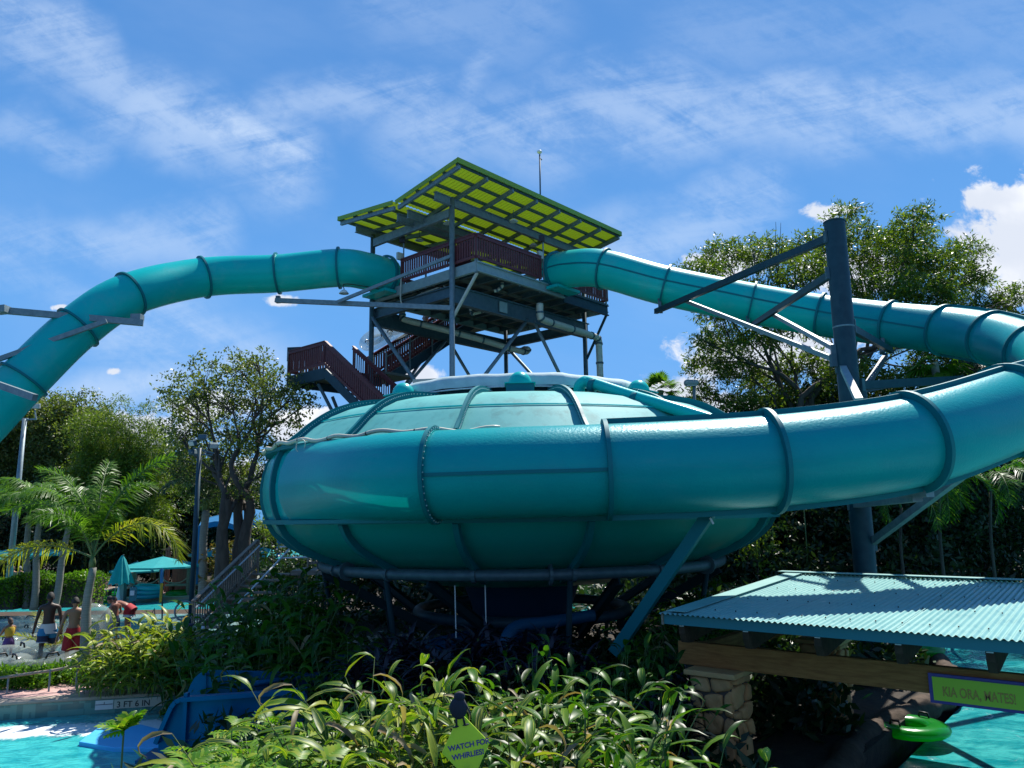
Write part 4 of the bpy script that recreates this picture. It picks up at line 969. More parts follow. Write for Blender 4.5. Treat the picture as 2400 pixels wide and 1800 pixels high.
def tree(name, label, cat, base, lobes, tr, lm, bm=None, dens=70, L=.16, Wd=.07, per=9, spray=.4, droop=.15, fork=.45, seed=1, group=None, twigs=3, sag=.12, lean=None, trunks=1):
    base = np.array(base, float); t_ = thing(name, label, cat, base, group); rr = random.Random(seed)
    lobes = [(np.array(c, float), (r, r, r*.8) if not hasattr(r, '__len__') else r) for c, r in lobes]
    V, Q, tips = crown_leaves(lobes, dens, L, Wd, per, spray, droop, seed)
    quads('crown', V, Q, lm, t_)
    cen = np.mean([c for c, _ in lobes], 0); b = MB()
    for k in range(trunks):
        off = np.array([rr.uniform(-.3, .3), rr.uniform(-.3, .3), 0])*(k > 0)
        fk = base+(cen-base)*fork if lean is None else np.array(lean, float); fk = fk+off*2
        tp = limb(b, base+off, fk, tr, tr*.46, .05, 8, 12, rr)
        mine = [i for i in range(len(lobes)) if i % trunks == k]; nh = max(1, len(mine)//4); C_ = np.array([lobes[i][0] for i in mine]); hubs = C_[np.linspace(0, len(mine)-1, nh).astype(int)]
        for _ in range(4):
            own = np.argmin(((C_[:, None]-hubs[None])**2).sum(2), 1); hubs = np.array([C_[own == h].mean(0) if (own == h).any() else hubs[h] for h in range(nh)])
        hp_ = []
        for h in range(nh):
            q_ = tp[rr.choice([6, 7, 8])]; tgt = q_+(hubs[h]-q_)*.62-Zv*.1; hp_.append(limb(b, q_, tgt, tr*.42, tr*.2, sag*1.3, 8, 8, rr))
        for jj, i in enumerate(mine):
            c, r = lobes[i]; st_ = hp_[own[jj]][rr.choice([4, 6, 8])]; lp = limb(b, st_, c+np.array([0, 0, -.2*r[2]]), tr*.17, tr*.06, sag, 7, 6, rr)
            for j in range(twigs*2):
                tp2 = tips[i][rr.randrange(len(tips[i]))]; s2 = lp[rr.choice([4, 5, 6])]
                limb(b, s2, tp2, tr*.055, .009, .1, 4, 4, rr)
    b.build('trunk', bm or barkm, t_, True); return t_
def pl_(px, py, Y, r): return (at(px, py, Y), r)

# --- big feathery tree on the right
fe = [(1640, 640, 1.0), (1700, 600, 1.2), (1750, 690, 1.2), (1690, 730, 1.0), (1800, 600, 1.4), (1880, 640, 1.4), (1920, 580, 1.3), (2010, 560, 1.3), (2080, 600, 1.6), (2130, 560, 1.3), (2060, 680, 1.7),
      (2190, 620, 1.5), (2250, 660, 1.4), (2160, 700, 1.6), (2290, 720, 1.2), (2140, 520, .9), (2340, 760, 1.1), (1700, 800, 1.1), (1660, 850, .9), (1640, 925, .8), (1780, 790, 1.2), (1730, 870, 1.2), (1800, 900, 1.2), (1740, 950, 1.0),
      (1880, 860, 1.3), (1990, 880, 1.2), (1840, 940, 1.1), (1940, 760, 1.3), (2220, 800, 1.2), (2130, 800, 1.0), (1655, 800, .6), (1980, 500, .7), (2260, 590, .9), (2390, 700, 1.0), (1960, 930, 1.2), (2080, 900, 1.0), (2180, 860, 1.1)]
tree('feathery_tree', 'large spreading tree with feathery yellow green foliage behind the right hand column', 'tree', at(1870, 1180, 35)*[1, 1, 0],
     [pl_(x, y, 34+((i*7) % 5)*1.0, (r*.9, r*1.0, r*.46)) for i, (x, y, r) in enumerate(fe)], .34, L_feather, dens=185, L=.22, Wd=.065, per=15, spray=.6, droop=.25, lean=at(1900, 935, 35), seed=3, sag=.16, trunks=2, twigs=4)
t_ = thing('bare_twigs', 'thin bare twigs sticking up from the tree left of the column', 'branches', at(1820, 640, 34))
b = MB()
for x0, y0, x1, y1 in ((1822, 640, 1818, 520), (1824, 650, 1830, 522), (1770, 610, 1752, 565), (1772, 612, 1790, 572), (1770, 625, 1768, 580), (1805, 640, 1808, 560)): limb(b, at(x0, y0, 34), at(x1, y1, 34), .03, .008, .04)
b.build('twig', barkm, t_)
# --- left hand trees
def blob(cx, cy, w, h, n, Y, r, seed, jit=1.):
    q = random.Random(seed); out = []
    for i in range(n):
        a = 2*math.pi*i*.382; f = math.sqrt((i+.5)/n)
        out.append((at(cx+w*f*math.cos(a)*jit+q.uniform(-8, 8), cy+h*f*math.sin(a)+q.uniform(-6, 6), Y+q.uniform(-1.5, 1.5)), r*q.uniform(.75, 1.2)))
    return out
ok = [(430, 920, .9), (480, 880, .9), (560, 860, .8), (610, 880, .9), (650, 910, .9), (520, 930, 1.0), (590, 940, 1.1), (460, 970, 1.0), (690, 930, .7), (660, 980, .9), (540, 1010, 1.2), (470, 1040, 1.1), (610, 1030, 1.1), (420, 1010, .8),
      (560, 1090, 1.1), (490, 1110, 1.1), (640, 1100, .7), (430, 1100, .9), (720, 950, .45), (400, 950, .6), (590, 1150, .7), (600, 845, .5), (530, 1160, .8), (470, 1180, .7)]
tree('live_oak', 'live oak with open grey green crown and dark forked trunk left of the bowl', 'tree', at(548, 1345, 31)*[1, 1, 0], [pl_(x, y, 31+((i*5) % 4)*.8, (r, r, r*.7)) for i, (x, y, r) in enumerate(ok)], .34, L_oak, dens=130, L=.15, Wd=.075, per=10, spray=.42,
     lean=at(560, 1170, 31), seed=5, sag=.18, trunks=3, twigs=5)
tree('oak_tree', 'tall dark grey green tree behind the floodlight pole at the far left', 'tree', at(60, 1330, 56)*[1, 1, 0], blob(90, 1080, 150, 140, 30, 56, 2.0, 2), .4, L_oak, dens=85, L=.24, Wd=.12, per=10, spray=.7, seed=6)
tree('oak_tree', 'round topped oak between the far left tree and the bamboo', 'tree', at(200, 1330, 55)*[1, 1, 0], blob(195, 1090, 60, 125, 16, 55, 1.7, 3), .35, L_oak, dens=85, L=.22, Wd=.11, per=10, spray=.7, seed=7)
tree('yellow_green_tree', 'bushy yellow green tree behind the feather palms', 'tree', at(250, 1330, 49)*[1, 1, 0], blob(245, 1160, 80, 70, 16, 49, 1.4, 4), .3, leafmat('mixed_leaves', [(.07, .12, .02), (.12, .19, .025), (.20, .26, .04)], .45), dens=95, L=.2, Wd=.08, per=10, spray=.6, seed=8)
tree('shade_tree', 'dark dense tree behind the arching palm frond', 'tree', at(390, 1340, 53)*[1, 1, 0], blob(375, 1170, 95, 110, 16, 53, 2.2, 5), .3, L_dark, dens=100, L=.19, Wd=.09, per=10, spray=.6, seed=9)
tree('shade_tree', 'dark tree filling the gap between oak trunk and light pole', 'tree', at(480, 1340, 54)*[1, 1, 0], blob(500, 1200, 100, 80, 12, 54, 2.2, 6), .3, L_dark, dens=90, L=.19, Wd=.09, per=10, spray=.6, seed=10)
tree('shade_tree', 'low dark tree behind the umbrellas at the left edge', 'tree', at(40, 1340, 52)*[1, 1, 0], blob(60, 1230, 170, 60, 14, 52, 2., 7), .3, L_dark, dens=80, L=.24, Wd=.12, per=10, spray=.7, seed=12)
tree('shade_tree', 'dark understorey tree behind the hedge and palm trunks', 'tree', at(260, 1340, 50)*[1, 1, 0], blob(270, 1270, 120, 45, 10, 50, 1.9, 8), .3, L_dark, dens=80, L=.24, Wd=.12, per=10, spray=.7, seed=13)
# bamboo
def bamboo(label, canes, Y, seed):
    rr = random.Random(seed); t_ = thing('bamboo_clump', label, 'bamboo', at(canes[0][0], 1330, Y)*[1, 1, 0], 'bamboo clumps behind the palms'); lob = []
    for (x, y) in canes:
        p = at(x+rr.uniform(-12, 12), 1330, Y)*[1, 1, 0]; q = at(x, y, Y); pts = [p+(q-p)*t+np.array([rr.uniform(-.1, .1), 0, 0]) for t in (0, .3, .6, .85, 1)]
        MB().tube(pts, [.07, .06, .045, .03, .012], 7).build('cane', bamboom, t_, True)
        for t in np.linspace(.35, 1., 9): lob.append((p+(q-p)*t+np.array([rr.uniform(-.4, .4), rr.uniform(-.4, .4), 0]), (.45+.55*(1.05-t),)*2+(.45,)))
    V, Q, _ = crown_leaves(lob, 170, .26, .045, 9, .6, .6, seed); quads('leaves', V, Q, L_bright, t_)
bamboo('bamboo clump with thin upright tips beside the oak crown', [(262, 945), (275, 990), (300, 975), (330, 960), (350, 1000), (300, 1030), (325, 1050), (275, 1060), (370, 1040)], 48, 1)
bamboo('yellow tipped bamboo clump just right of the round oak', [(190, 975), (215, 985), (205, 1020), (232, 1010), (222, 1060)], 48, 2)
# --- palms
def frond_arrays(L, nl, ll, droop, lift, wid=.035, seed=0, vee=.5, curl=1.):
    """feather frond in local x (out) / z (up): rachis + leaflets"""
    r = np.random.default_rng(seed); m = 14; t = np.linspace(0, 1, m)
    ang = lift-(droop)*t**1.4; x = np.concatenate([[0], np.cumsum(np.cos(ang[:-1]))])*L/(m-1); z = np.concatenate([[0], np.cumsum(np.sin(ang[:-1]))])*L/(m-1)
    tt = np.repeat(np.linspace(.16, .99, nl), 2); side = np.tile([1, -1], nl)
    X = np.interp(tt, t, x); Z = np.interp(tt, t, z); A = np.interp(tt, t, ang)
    tan = np.stack([np.cos(A), np.zeros_like(A), np.sin(A)], 1); nor = np.stack([-np.sin(A), np.zeros_like(A), np.cos(A)], 1); sd = np.tile(np.array([[0, 1., 0]]), (len(A), 1))*side[:, None]
    ve = vee+r.uniform(-.35-.5*(nl > 90), .35+.5*(nl > 90), len(A)); fw = .55+.35*tt+r.uniform(-.1, .1, len(A))
    D = unit(sd*np.cos(ve)[:, None]+nor*np.sin(ve)[:, None]+tan*fw[:, None])
    lg = ll*np.sin(np.pi*np.clip(.12+.86*tt, 0, 1))**.55*r.uniform(.85, 1.1, len(A))
    P = np.stack([X, 0*X, Z], 1); g_ = np.array([0, 0, -1.]); N = unit(np.cross(D, tan)); S = unit(np.cross(D, N)) if False else unit(np.cross(D, nor))
    w = wid
    p1 = P+D*lg[:, None]*.45+g_*(lg**2*.18*curl)[:, None]; p2 = P+D*lg[:, None]*.95+g_*(lg**2*.85*curl)[:, None]
    V = np.stack([P-tan*w*.3, P+tan*w*.3, p1+tan*w*.5, p1-tan*w*.5, p2+tan*w*.06, p2-tan*w*.06], 1).reshape(-1, 3)
    n = len(A); b_ = np.arange(n)[:, None]*6; Q = np.concatenate([b_+np.array([[0, 1, 2, 3]]), b_+np.array([[3, 2, 4, 5]])])
    rv = []; rf = []
    for i in range(m):
        rad = .022*(1-.8*t[i])*(L/2)**.5+.003
        for k in range(4): rv.append((x[i]-math.sin(ang[i])*rad*math.sin(k*math.pi/2+.78), rad*math.cos(k*math.pi/2+.78), z[i]+math.cos(ang[i])*rad*math.sin(k*math.pi/2+.78)))
    rf = [(i*4+k, i*4+(k+1) % 4, (i+1)*4+(k+1) % 4, (i+1)*4+k) for i in range(m-1) for k in range(4)]
    return V, Q, np.array(rv), np.array(rf)
def rotz(V, a, tilt=0.):
    c, s = math.cos(a), math.sin(a); W_ = V.copy()
    if tilt: W_ = np.stack([V[:, 0], V[:, 1]*math.cos(tilt)-V[:, 2]*math.sin(tilt), V[:, 1]*math.sin(tilt)+V[:, 2]*math.cos(tilt)], 1)
    return np.stack([W_[:, 0]*c-W_[:, 1]*s, W_[:, 0]*s+W_[:, 1]*c, W_[:, 2]], 1)
def palm(label, base, top, fr, r0, r1, lm, group=None, shaft=.5, name='feather_palm', wid=.035, nl=46, trunkm=None):
    base = np.array(base, float); top = np.array(top, float); t_ = thing(name, label, 'palm tree', base, group)
    n = 14; pts = [base+(top-base)*(i/n)+np.array([.04*math.sin(i*.5), 0, 0]) for i in range(n+1)]
    MB().tube(pts, [r0+(r1-r0)*(i/n)**.6+.006*(i % 2) for i in range(n+1)], 14).build('trunk', trunkm or palmbark, t_, True)
    if shaft: MB().tube([top, top+Zv*shaft*.5, top+Zv*shaft], [r1*1.05, r1*.95, r1*.35], 12).build('crownshaft', stemm, t_, True)
    for i, (az, lift, L, droop, ll, m_) in enumerate(fr):
        V, Q, rv, rf = frond_arrays(L, nl, ll, droop, lift, wid, i, curl=1.)
        o = top+Zv*shaft*.8; f_ = quads('frond', rotz(V, az)+o, Q, m_ or lm, t_); quads('frond_stalk', rotz(rv, az)+o, rf, stemm, f_)
    return t_
foxb = at(192, 1556, 18.6)*[1, 1, 0]; foxt = at(216, 1330, 18.6)
palm('young feather palm with slim pale trunk and arching fronds in front of the bathers', foxb, foxt,
     [(R_(182), .42, 2.9, 1.75, .66, L_palmy), (R_(-4), .95, 2.9, 2.7, .66, L_palmy), (R_(12), 1.40, 3.1, 1.15, .66, L_palm), (R_(165), 1.42, 3.1, 1.5, .66, L_palm), (R_(178), 1.15, 2.9, 1.9, .62, L_palm), (R_(75), 1.35, 2.9, 1.6, .6, L_palm), (R_(250), 1.2, 2.3, 2.0, .55, L_palm), (R_(110), 1.45, 3.0, 1.2, .6, L_palm)],
     .17, .075, L_palm, shaft=.28, nl=110, wid=.034)
for lb, bx, tx, ty, Y, sc_ in (('feather palm with pendulous crown, leftmost of the palms by the hedge', 68, 66, 1222, 33, 1.), ('slim feather palm standing second in the palm row by the hedge', 86, 92, 1212, 32.5, 1.), ('leaning feather palm nearest the hedge end', 132, 162, 1228, 31.5, .95)):
    rr = random.Random(bx)
    palm(lb, at(bx, 1345, Y)*[1, 1, 0], at(tx, ty, Y), [(R_(i*33+rr.uniform(-12, 12)), rr.uniform(.5, 1.35), 2.5*sc_, rr.uniform(1.7, 2.5), .85, None) for i in range(11)], .16, .10, L_palm, 'feather palms along the hedge', .4, wid=.05, nl=64)
palm('young palm pushing up bright fronds among the bathers', at(118, 1560, 20.6)*[1, 1, 0], at(122, 1530, 20.6), [(R_(20), 1.25, 2.0, .7, .45, L_palmy), (R_(150), 1.2, 1.5, 1.2, .4, L_palmy), (R_(60), .9, 1.3, 1.0, .4, L_palmy), (R_(200), .8, 1.3, 1.1, .4, L_palmy), (R_(-60), .7, 1.1, 1.1, .35, L_palmy)], .06, .05, L_palmy, shaft=0, nl=34)
palm('tall royal palm trunk behind the second light pole', at(474, 1360, 33)*[1, 1, 0], at(482, 1195, 33), [(R_(i*45+10), .9, 2.4, 2.3, .6, None) for i in range(8)], .19, .15, L_dark, shaft=.7, wid=.05)
# fan palms on the skyline and right
def fan_palm(label, base, top, R, n, seed, m_=L_palm, group=None, skirt=0, lean=0.):
    rr = random.Random(seed); t_ = thing('fan_palm', label, 'palm tree', np.array(base), group); b = MB(); limb(b, base, top, .2, .15, .03); b.build('trunk', palmbark, t_, True); Vs = []
    for i in range(n+skirt):
        az = i*2.4; el = rr.uniform(-.5, 1.3) if i < n else rr.uniform(-1.4, -.8); d = np.array([math.cos(az)*math.cos(el), math.sin(az)*math.cos(el), math.sin(el)]); o = np.array(top)+d*R*.4
        sd = nrm(np.cross(d, Zv)); u = np.cross(sd, d)
        for k in range(19):
            th = R_(-95+190*k/18); dd = d*math.cos(th)+sd*math.sin(th)+u*.12*math.cos(th*3); L = R*.55*(1-.25*abs(th)); p1 = o+dd*L*.55; p2 = o+dd*L-Zv*L*.28
            w = nrm(np.cross(dd, u))*R*.028; Vs += [o, p1+w, p2, p1-w]
    V = np.array(Vs); quads('crown', V, np.arange(len(V)).reshape(-1, 4), m_, t_); return t_
fan_palm('fan palm crown seen on the skyline right of the bowl lid', at(1545, 1150, 36)*[1, 1, 0], at(1548, 915, 36), 1.25, 22, 3)
fan_palm('fan palm low on the skyline beside the grey lamp', at(1610, 1150, 40)*[1, 1, 0], at(1622, 965, 40), 1.3, 20, 5)
fan_palm('shaggy fan palm behind the gap inside the tube loop', at(2190, 1150, 31)*[1, 1, 0], at(2190, 850, 31), 1.7, 22, 4, L_palm, skirt=8)
fan_palm('shaggy fan palm below the looping tube next to the dark wall of trees', at(2280, 1150, 33)*[1, 1, 0], at(2270, 880, 33), 1.6, 22, 8, L_dark, skirt=8)
# --- dark wall of vegetation on the right, behind and below the tubes
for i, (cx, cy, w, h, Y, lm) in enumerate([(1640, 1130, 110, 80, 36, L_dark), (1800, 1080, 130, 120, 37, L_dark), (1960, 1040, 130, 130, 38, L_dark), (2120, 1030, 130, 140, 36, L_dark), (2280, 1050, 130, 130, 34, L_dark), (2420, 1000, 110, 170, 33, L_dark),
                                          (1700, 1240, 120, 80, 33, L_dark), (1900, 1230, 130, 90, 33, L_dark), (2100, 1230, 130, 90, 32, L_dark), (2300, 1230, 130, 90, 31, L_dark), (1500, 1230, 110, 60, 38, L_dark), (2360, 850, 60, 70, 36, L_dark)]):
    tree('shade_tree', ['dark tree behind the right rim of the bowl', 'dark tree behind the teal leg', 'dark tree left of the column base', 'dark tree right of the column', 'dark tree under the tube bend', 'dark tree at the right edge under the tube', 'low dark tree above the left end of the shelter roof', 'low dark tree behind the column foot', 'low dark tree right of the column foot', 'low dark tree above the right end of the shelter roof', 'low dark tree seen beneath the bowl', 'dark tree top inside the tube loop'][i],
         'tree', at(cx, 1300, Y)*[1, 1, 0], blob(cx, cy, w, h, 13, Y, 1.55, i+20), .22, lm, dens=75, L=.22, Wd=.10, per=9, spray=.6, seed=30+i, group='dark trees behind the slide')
for i, (x, y, Y) in enumerate([(2200, 1120, 24), (2320, 1150, 25), (2110, 1190, 25)]):
    rr = random.Random(i+90); palm(['feather palm hanging below the end of the lower brace', 'feather palm at the right edge under the tube', 'feather palm in shade right of the column', 'feather palm behind the bend of the front tube', 'low feather palm above the shelter roof'][i], at(x, 1330, Y)*[1, 1, 0], at(x, y, Y),
         [(R_(k*40+rr.uniform(-12, 12)), rr.uniform(-.1, 1.2), 2.7, rr.uniform(1.7, 2.5), .6, None) for k in range(9)], .05, .04, L_gingd, 'shaded feather palms by the column', .3, wid=.05, nl=36, trunkm=barkm)
t_ = thing('bamboo_clump', 'thin dim bamboo stems in the shade behind the teal leg', 'bamboo', at(1800, 1340, 30)*[1, 1, 0])
for k_, x in enumerate((1743, 1768, 1779, 1812, 1890)): MB().tube([at(x+5, 1360, 29), at(x, 1270, 29), at(x+9-4*k_, 1200-6*k_, 29.2)], .022, 6).build('cane', stemm, t_, True)
tree('bright_shrub', 'sunlit yellow green shrub glowing behind the foot of the teal leg', 'shrub', at(1770, 1330, 27)*[1, 1, 0], [pl_(1745, 1255, 27, .55), pl_(1785, 1280, 27, .6), pl_(1760, 1310, 27, .5), pl_(1800, 1240, 28, .4)], .05, L_bright, dens=110, L=.16, Wd=.07, per=8, spray=.35, seed=77)
# far wood that closes the horizon (uncountable)
rf_ = np.random.default_rng(5); lob = []
for k in range(150):
    X = -75+k*1.0; lob.append((np.array([X, 66+rf_.uniform(-3, 3), rf_.uniform(1., 5.5)]), (2.6, 2., 2.2)))
V, Q, _ = crown_leaves(lob, 38, .5, .26, 8, 1.1, .2, 5); tag(quads('far_wood', V, Q, L_dark), 'far dark wood closing off the horizon behind everything', 'wood', kind='stuff')

# ------------------------------------------------------------------ leafy plants
def strap_leaf(L, w, droop, fold, r, n=6, undul=0.):
    """lanceolate leaf along +x starting at origin; returns V (3*(n+1)), Q, UV"""
    V = []; UV = []; x = z = 0; a = 0.
    for i in range(n+1):
        t = i/n; ww = w*.5*(math.sin(math.pi*min(1, .06+t*.97)**.8)+.02)
        if t > .98: ww = .002
        nx, nz = -math.sin(a), math.cos(a); f = fold*ww
        for s_, u in ((-1, 0), (0, .5), (1, 1)):
            V.append((x+(nx*f if s_ else 0), s_*ww, z+(nz*f if s_ else 0)+undul*ww*math.sin(t*9+s_))); UV.append((u, t))
        a -= droop/n*(.5+t); x += math.cos(a)*L/n; z += math.sin(a)*L/n
    Q = [(3*i+j, 3*i+j+1, 3*i+j+4, 3*i+j+3) for i in range(n) for j in (0, 1)]
    return np.array(V), np.array(Q), np.array(UV)
def place(V, az, el, roll, o, s=1.):
    cr, sr = math.cos(roll), math.sin(roll); V = V*s; V = np.stack([V[:, 0], V[:, 1]*cr-V[:, 2]*sr, V[:, 1]*sr+V[:, 2]*cr], 1)
    c, s_ = math.cos(el), math.sin(el); V = np.stack([V[:, 0]*c-V[:, 2]*s_, V[:, 1], V[:, 0]*s_+V[:, 2]*c], 1)
    c, s_ = math.cos(az), math.sin(az); V = np.stack([V[:, 0]*c-V[:, 1]*s_, V[:, 0]*s_+V[:, 1]*c, V[:, 2]], 1); return V+np.array(o)
class Acc:
    def __init__(s): s.V = []; s.Q = []; s.U = []; s.n = 0
    def add(s, V, Q, U=None):
        s.V.append(V); s.Q.append(Q+s.n); s.U.append(U if U is not None else np.zeros((len(V), 2))); s.n += len(V)
    def get(s): return np.concatenate(s.V), np.concatenate(s.Q), np.concatenate(s.U)
def ginger_proto(seed, ns=16, H=1.7, spread=.55, L=.46, w=.105, nleaf=9, dryp=.1):
    rr = random.Random(seed); A, Dr, St = Acc(), Acc(), MB()
    for k in range(ns):
        az = rr.uniform(0, 6.283); r = spread*math.sqrt(rr.random()); o = np.array([r*math.cos(az), r*math.sin(az), 0]); h = H*rr.uniform(.6, 1.05); ln = rr.uniform(.1, .5)*(.3+r/spread)
        d = np.array([math.cos(az)*ln, math.sin(az)*ln, 1.]); pts = [o+d*h*t*np.array([t, t, 1]) for t in (0, .35, .7, 1.)]; St.tube(pts, [.011, .010, .008, .004], 5, False)
        pa = rr.uniform(0, 6.283)
        for j in range(nleaf):
            t = .22+.78*(j+rr.uniform(-.2, .2))/(nleaf-1); t = min(1, t); p = o+d*h*t*np.array([t, t, 1]); a2 = pa+(j % 2)*math.pi+rr.uniform(-.45, .45); el = rr.uniform(.15, .75)+.5*(t > .93)
            V, Q, U = strap_leaf(L*rr.uniform(.7, 1.15)*(.65+.5*math.sin(math.pi*t)), w*rr.uniform(.75, 1.15), rr.uniform(.7, 2.1), .35, rr, 6, .15)
            V = place(V, a2, el, rr.uniform(-.5, .5), p)
            if rr.random() < dryp: Dr.add(place(strap_leaf(L*.8, w*.5, rr.uniform(1.8, 3.), .9, rr, 6, .5)[0], a2, rr.uniform(-.2, .4), rr.uniform(-1, 1), p), Q, U)
            else: A.add(V, Q, U)
    return A, Dr, St
def plant_obj(name, label, cat, A, Dr, St, lm, group, loc=(0, 0, 0)):
    t_ = thing(name, label, cat, (0, 0, 0), group); V, Q, U = A.get(); quads('leaves', V, Q, lm, t_, U, True)
    if Dr is not None and Dr.V: V, Q, U = Dr.get(); quads('dry_leaves', V, Q, L_dry, t_, U, True)
    if St is not None: St.build('stems', stemm, t_)
    t_.location = tuple(map(float, loc)); return t_
def scatter(protos, spots, labels=None, hs=(.85, 1.15)):
    if isinstance(labels, str): # order the plants of a bed: name each by row and place in the row
        ys = sorted(q[1] for q in spots); n = len(spots); words = ['leftmost', 'second from left', 'third from left', 'fourth from left', 'fifth from left', 'sixth from left', 'seventh from left', 'eighth from left', 'ninth from left']
        rows = {}
        for i, q in enumerate(spots): rows.setdefault('front' if q[1] < ys[n//3] else ('rear' if q[1] > ys[2*n//3] else 'middle'), []).append(i)
        lab = [None]*n
        for rn_, ii in rows.items():
            ii.sort(key=lambda i: spots[i][0]/spots[i][1])
            for k, i in enumerate(ii): lab[i] = labels+', '+(words[k] if k < len(ii)-1 or len(ii) == 1 else 'rightmost')+' of the '+rn_+' row'
        labels = lab
    used = set(); out = []
    for i, (x, y, z, s_) in enumerate(spots):
        k = i % len(protos); o = protos[k] if k not in used else copy_tree(protos[k]); used.add(k)
        o.location = (x, y, z); o.rotation_euler = (0, 0, random.uniform(0, 6.283)); q = s_*random.uniform(*hs); o.scale = (s_, s_, q)
        if labels: o['label'] = labels[i] if not isinstance(labels, str) else labels
        out.append(o)
    for k in range(len(protos)):
        assert k in used
    return out
random.seed(3)
G1 = 'striped ginger in the foreground bed'
pr = [plant_obj('ginger_plant', 'x', 'plant', *ginger_proto(100+i, 18, 1.75, .65, .64, .096, 9, .14), L_ging, G1) for i in range(4)]
def fz(px, py, Y): p = at(px, py, Y); return p
def spots(lst): return [(at(x, 1500, Y)[0], Y, z, s_) for x, Y, z, s_ in lst]
S1 = [(740, 7.4, 0.01, .95), (850, 7.9, 0.23, 1.0), (800, 6.3, -0.07, .9), (950, 6.6, 0.08, .95), (980, 8.3, 0.33, 1.0), (1120, 7.9, 0.18, .95), (1230, 8.2, 0.28, 1.), (1350, 7.5, 0.13, .95), (1440, 8.3, 0.23, .95), (1520, 7.2, -0.12, .95),
      (900, 5.6, -0.32, .85), (1200, 6.6, -0.12, .9), (1330, 6.2, -0.22, .85), (1460, 6.2, -0.32, .9), (1590, 6.9, -0.75, .85), (1600, 8.0, -0.6, .8), (1260, 5.4, -0.37, .8), (1420, 5.2, -0.57, .85), (1090, 9.2, 0.28, .9), (1330, 9.3, 0.23, .9), (1000, 7.2, 0.13, .85), (720, 6.2, -0.47, .85)]
side = lambda x: 'left' if x < 1000 else ('middle' if x < 1300 else 'right')
pr2 = [plant_obj('ginger_plant', 'x', 'plant', *ginger_proto(150+i, 18, 1.75, .65, .64, .100, 9, .10), L_gingg, G1) for i in range(3)]
scatter(pr, spots([q for q in S1 if q[0] < 1150]), 'yellowing ginger left of the diamond sign')
scatter(pr2, spots([q for q in S1 if q[0] >= 1150]), 'greener ginger right of the diamond sign')
G2 = 'green ginger in the shade left of the bowl'
pr = [plant_obj('ginger_plant', 'x', 'plant', *ginger_proto(200+i, 20, 1.9, .7, .60, .12, 9, .03), L_gingd, G2) for i in range(3)]
S2 = [(500, 17.5, -.7, 1.05), (560, 17.0, -.45, 1.05), (640, 16.5, -.2, 1.1), (710, 17.0, 0, 1.1), (520, 15.6, -.55, .95), (600, 15.0, -.35, 1.0), (690, 15.2, -.2, 1.0), (450, 16.4, -.6, .8), (770, 15.6, -.3, .95), (840, 15.2, -.5, .9), (740, 14.2, -.5, .85), (820, 13.6, -.3, .8), (600, 18.4, -.5, 1.15), (690, 18.2, .1, 1.25)]
scatter(pr, spots(S2), 'dark green ginger by the wooden steps')
G3 = 'variegated ginger by the pool edge'
pr = [plant_obj('ginger_plant', 'x', 'plant', *ginger_proto(300+i, 26, 1.2, .7, .66, .105, 6, .08), leafmat('cream_striped_leaves', [(.04, .13, .012), (.08, .19, .02), (.18, .28, .03)], .35, .38, ((.60, .60, .10), .46, .9), spec=.2), G3) for i in range(2)]
S3 = [(290, 17.2, .15, 1.), (345, 17.4, .2, 1.05), (395, 17.2, .1, .95), (320, 16.8, .1, .8), (370, 16.8, .1, .8), (262, 17.0, .0, .75), (420, 17.0, 0, .75), (340, 18.0, .15, 1.)]
scatter(pr, spots(S3), 'cream striped ginger on the pool edge')
# strap leaved purple plants and darker ginger behind the foreground bed
G4 = 'purple strap leaved plants under the bowl'
def cord_proto(seed):
    rr = random.Random(seed); A = Acc(); St = MB()
    for s_ in range(5):
        o = np.array([rr.uniform(-.3, .3), rr.uniform(-.3, .3), 0]); h = rr.uniform(.5, 1.1); St.tube([o, o+Zv*h], .014, 5)
        for k in range(22):
            V, Q, U = strap_leaf(rr.uniform(.35, .5), .06, rr.uniform(.5, 1.6), .5, rr, 5); A.add(place(V, k*2.4, rr.uniform(.2, 1.3), 0, o+Zv*h*(.6+.4*k/22)), Q, U)
    return A, None, St
pr = [plant_obj('strap_leaf_plant', 'x', 'plant', *cord_proto(400+i), L_cord, G4) for i in range(2)]
S4 = [(930, 12.5, .3, 1.3), (1010, 12.2, .35, 1.35), (1090, 12.4, .3, 1.2), (1180, 12.0, .3, 1.2), (1260, 12.4, .35, 1.3), (1340, 12.1, .3, 1.2), (1050, 11.2, .3, 1.2), (1210, 11.3, .3, 1.2), (870, 12.0, .2, 1.2), (1560, 11.2, -.1, 1.1), (1600, 12, 0, 1.1)]
scatter(pr, spots(S4), 'purple strap leaved plant under bowl')
G5 = 'green ginger right below the bowl'
pr = [plant_obj('ginger_plant', 'x', 'plant', *ginger_proto(500+i, 18, 1.5, .6, .46, .095, 8, .04), L_gingd, G5) for i in range(2)]
S5 = [(1470, 12.6, 0, 1.05), (1540, 13.4, 0, 1.0), (1420, 11.4, -.1, 1.), (1500, 11.0, -.1, .95), (1380, 13.0, 0, .9), (1600, 15.5, .2, 1.), (1680, 16.5, .2, 1.1), (1570, 14.4, .1, 1.), (1640, 18.5, .3, 1.2), (1720, 19., .2, 1.2), (780, 11.2, -.6, .8), (850, 11.5, -.2, .85), (940, 10.6, .2, .85), (1240, 10.6, .4, .85), (1140, 10.8, .3, .85), (1020, 10.2, .3, .85), (1330, 10.6, .4, .85), (860, 10.4, 0., .85), (800, 12.6, -.2, .95)]
scatter(pr, spots(S5), 'green ginger below the bowl rim')
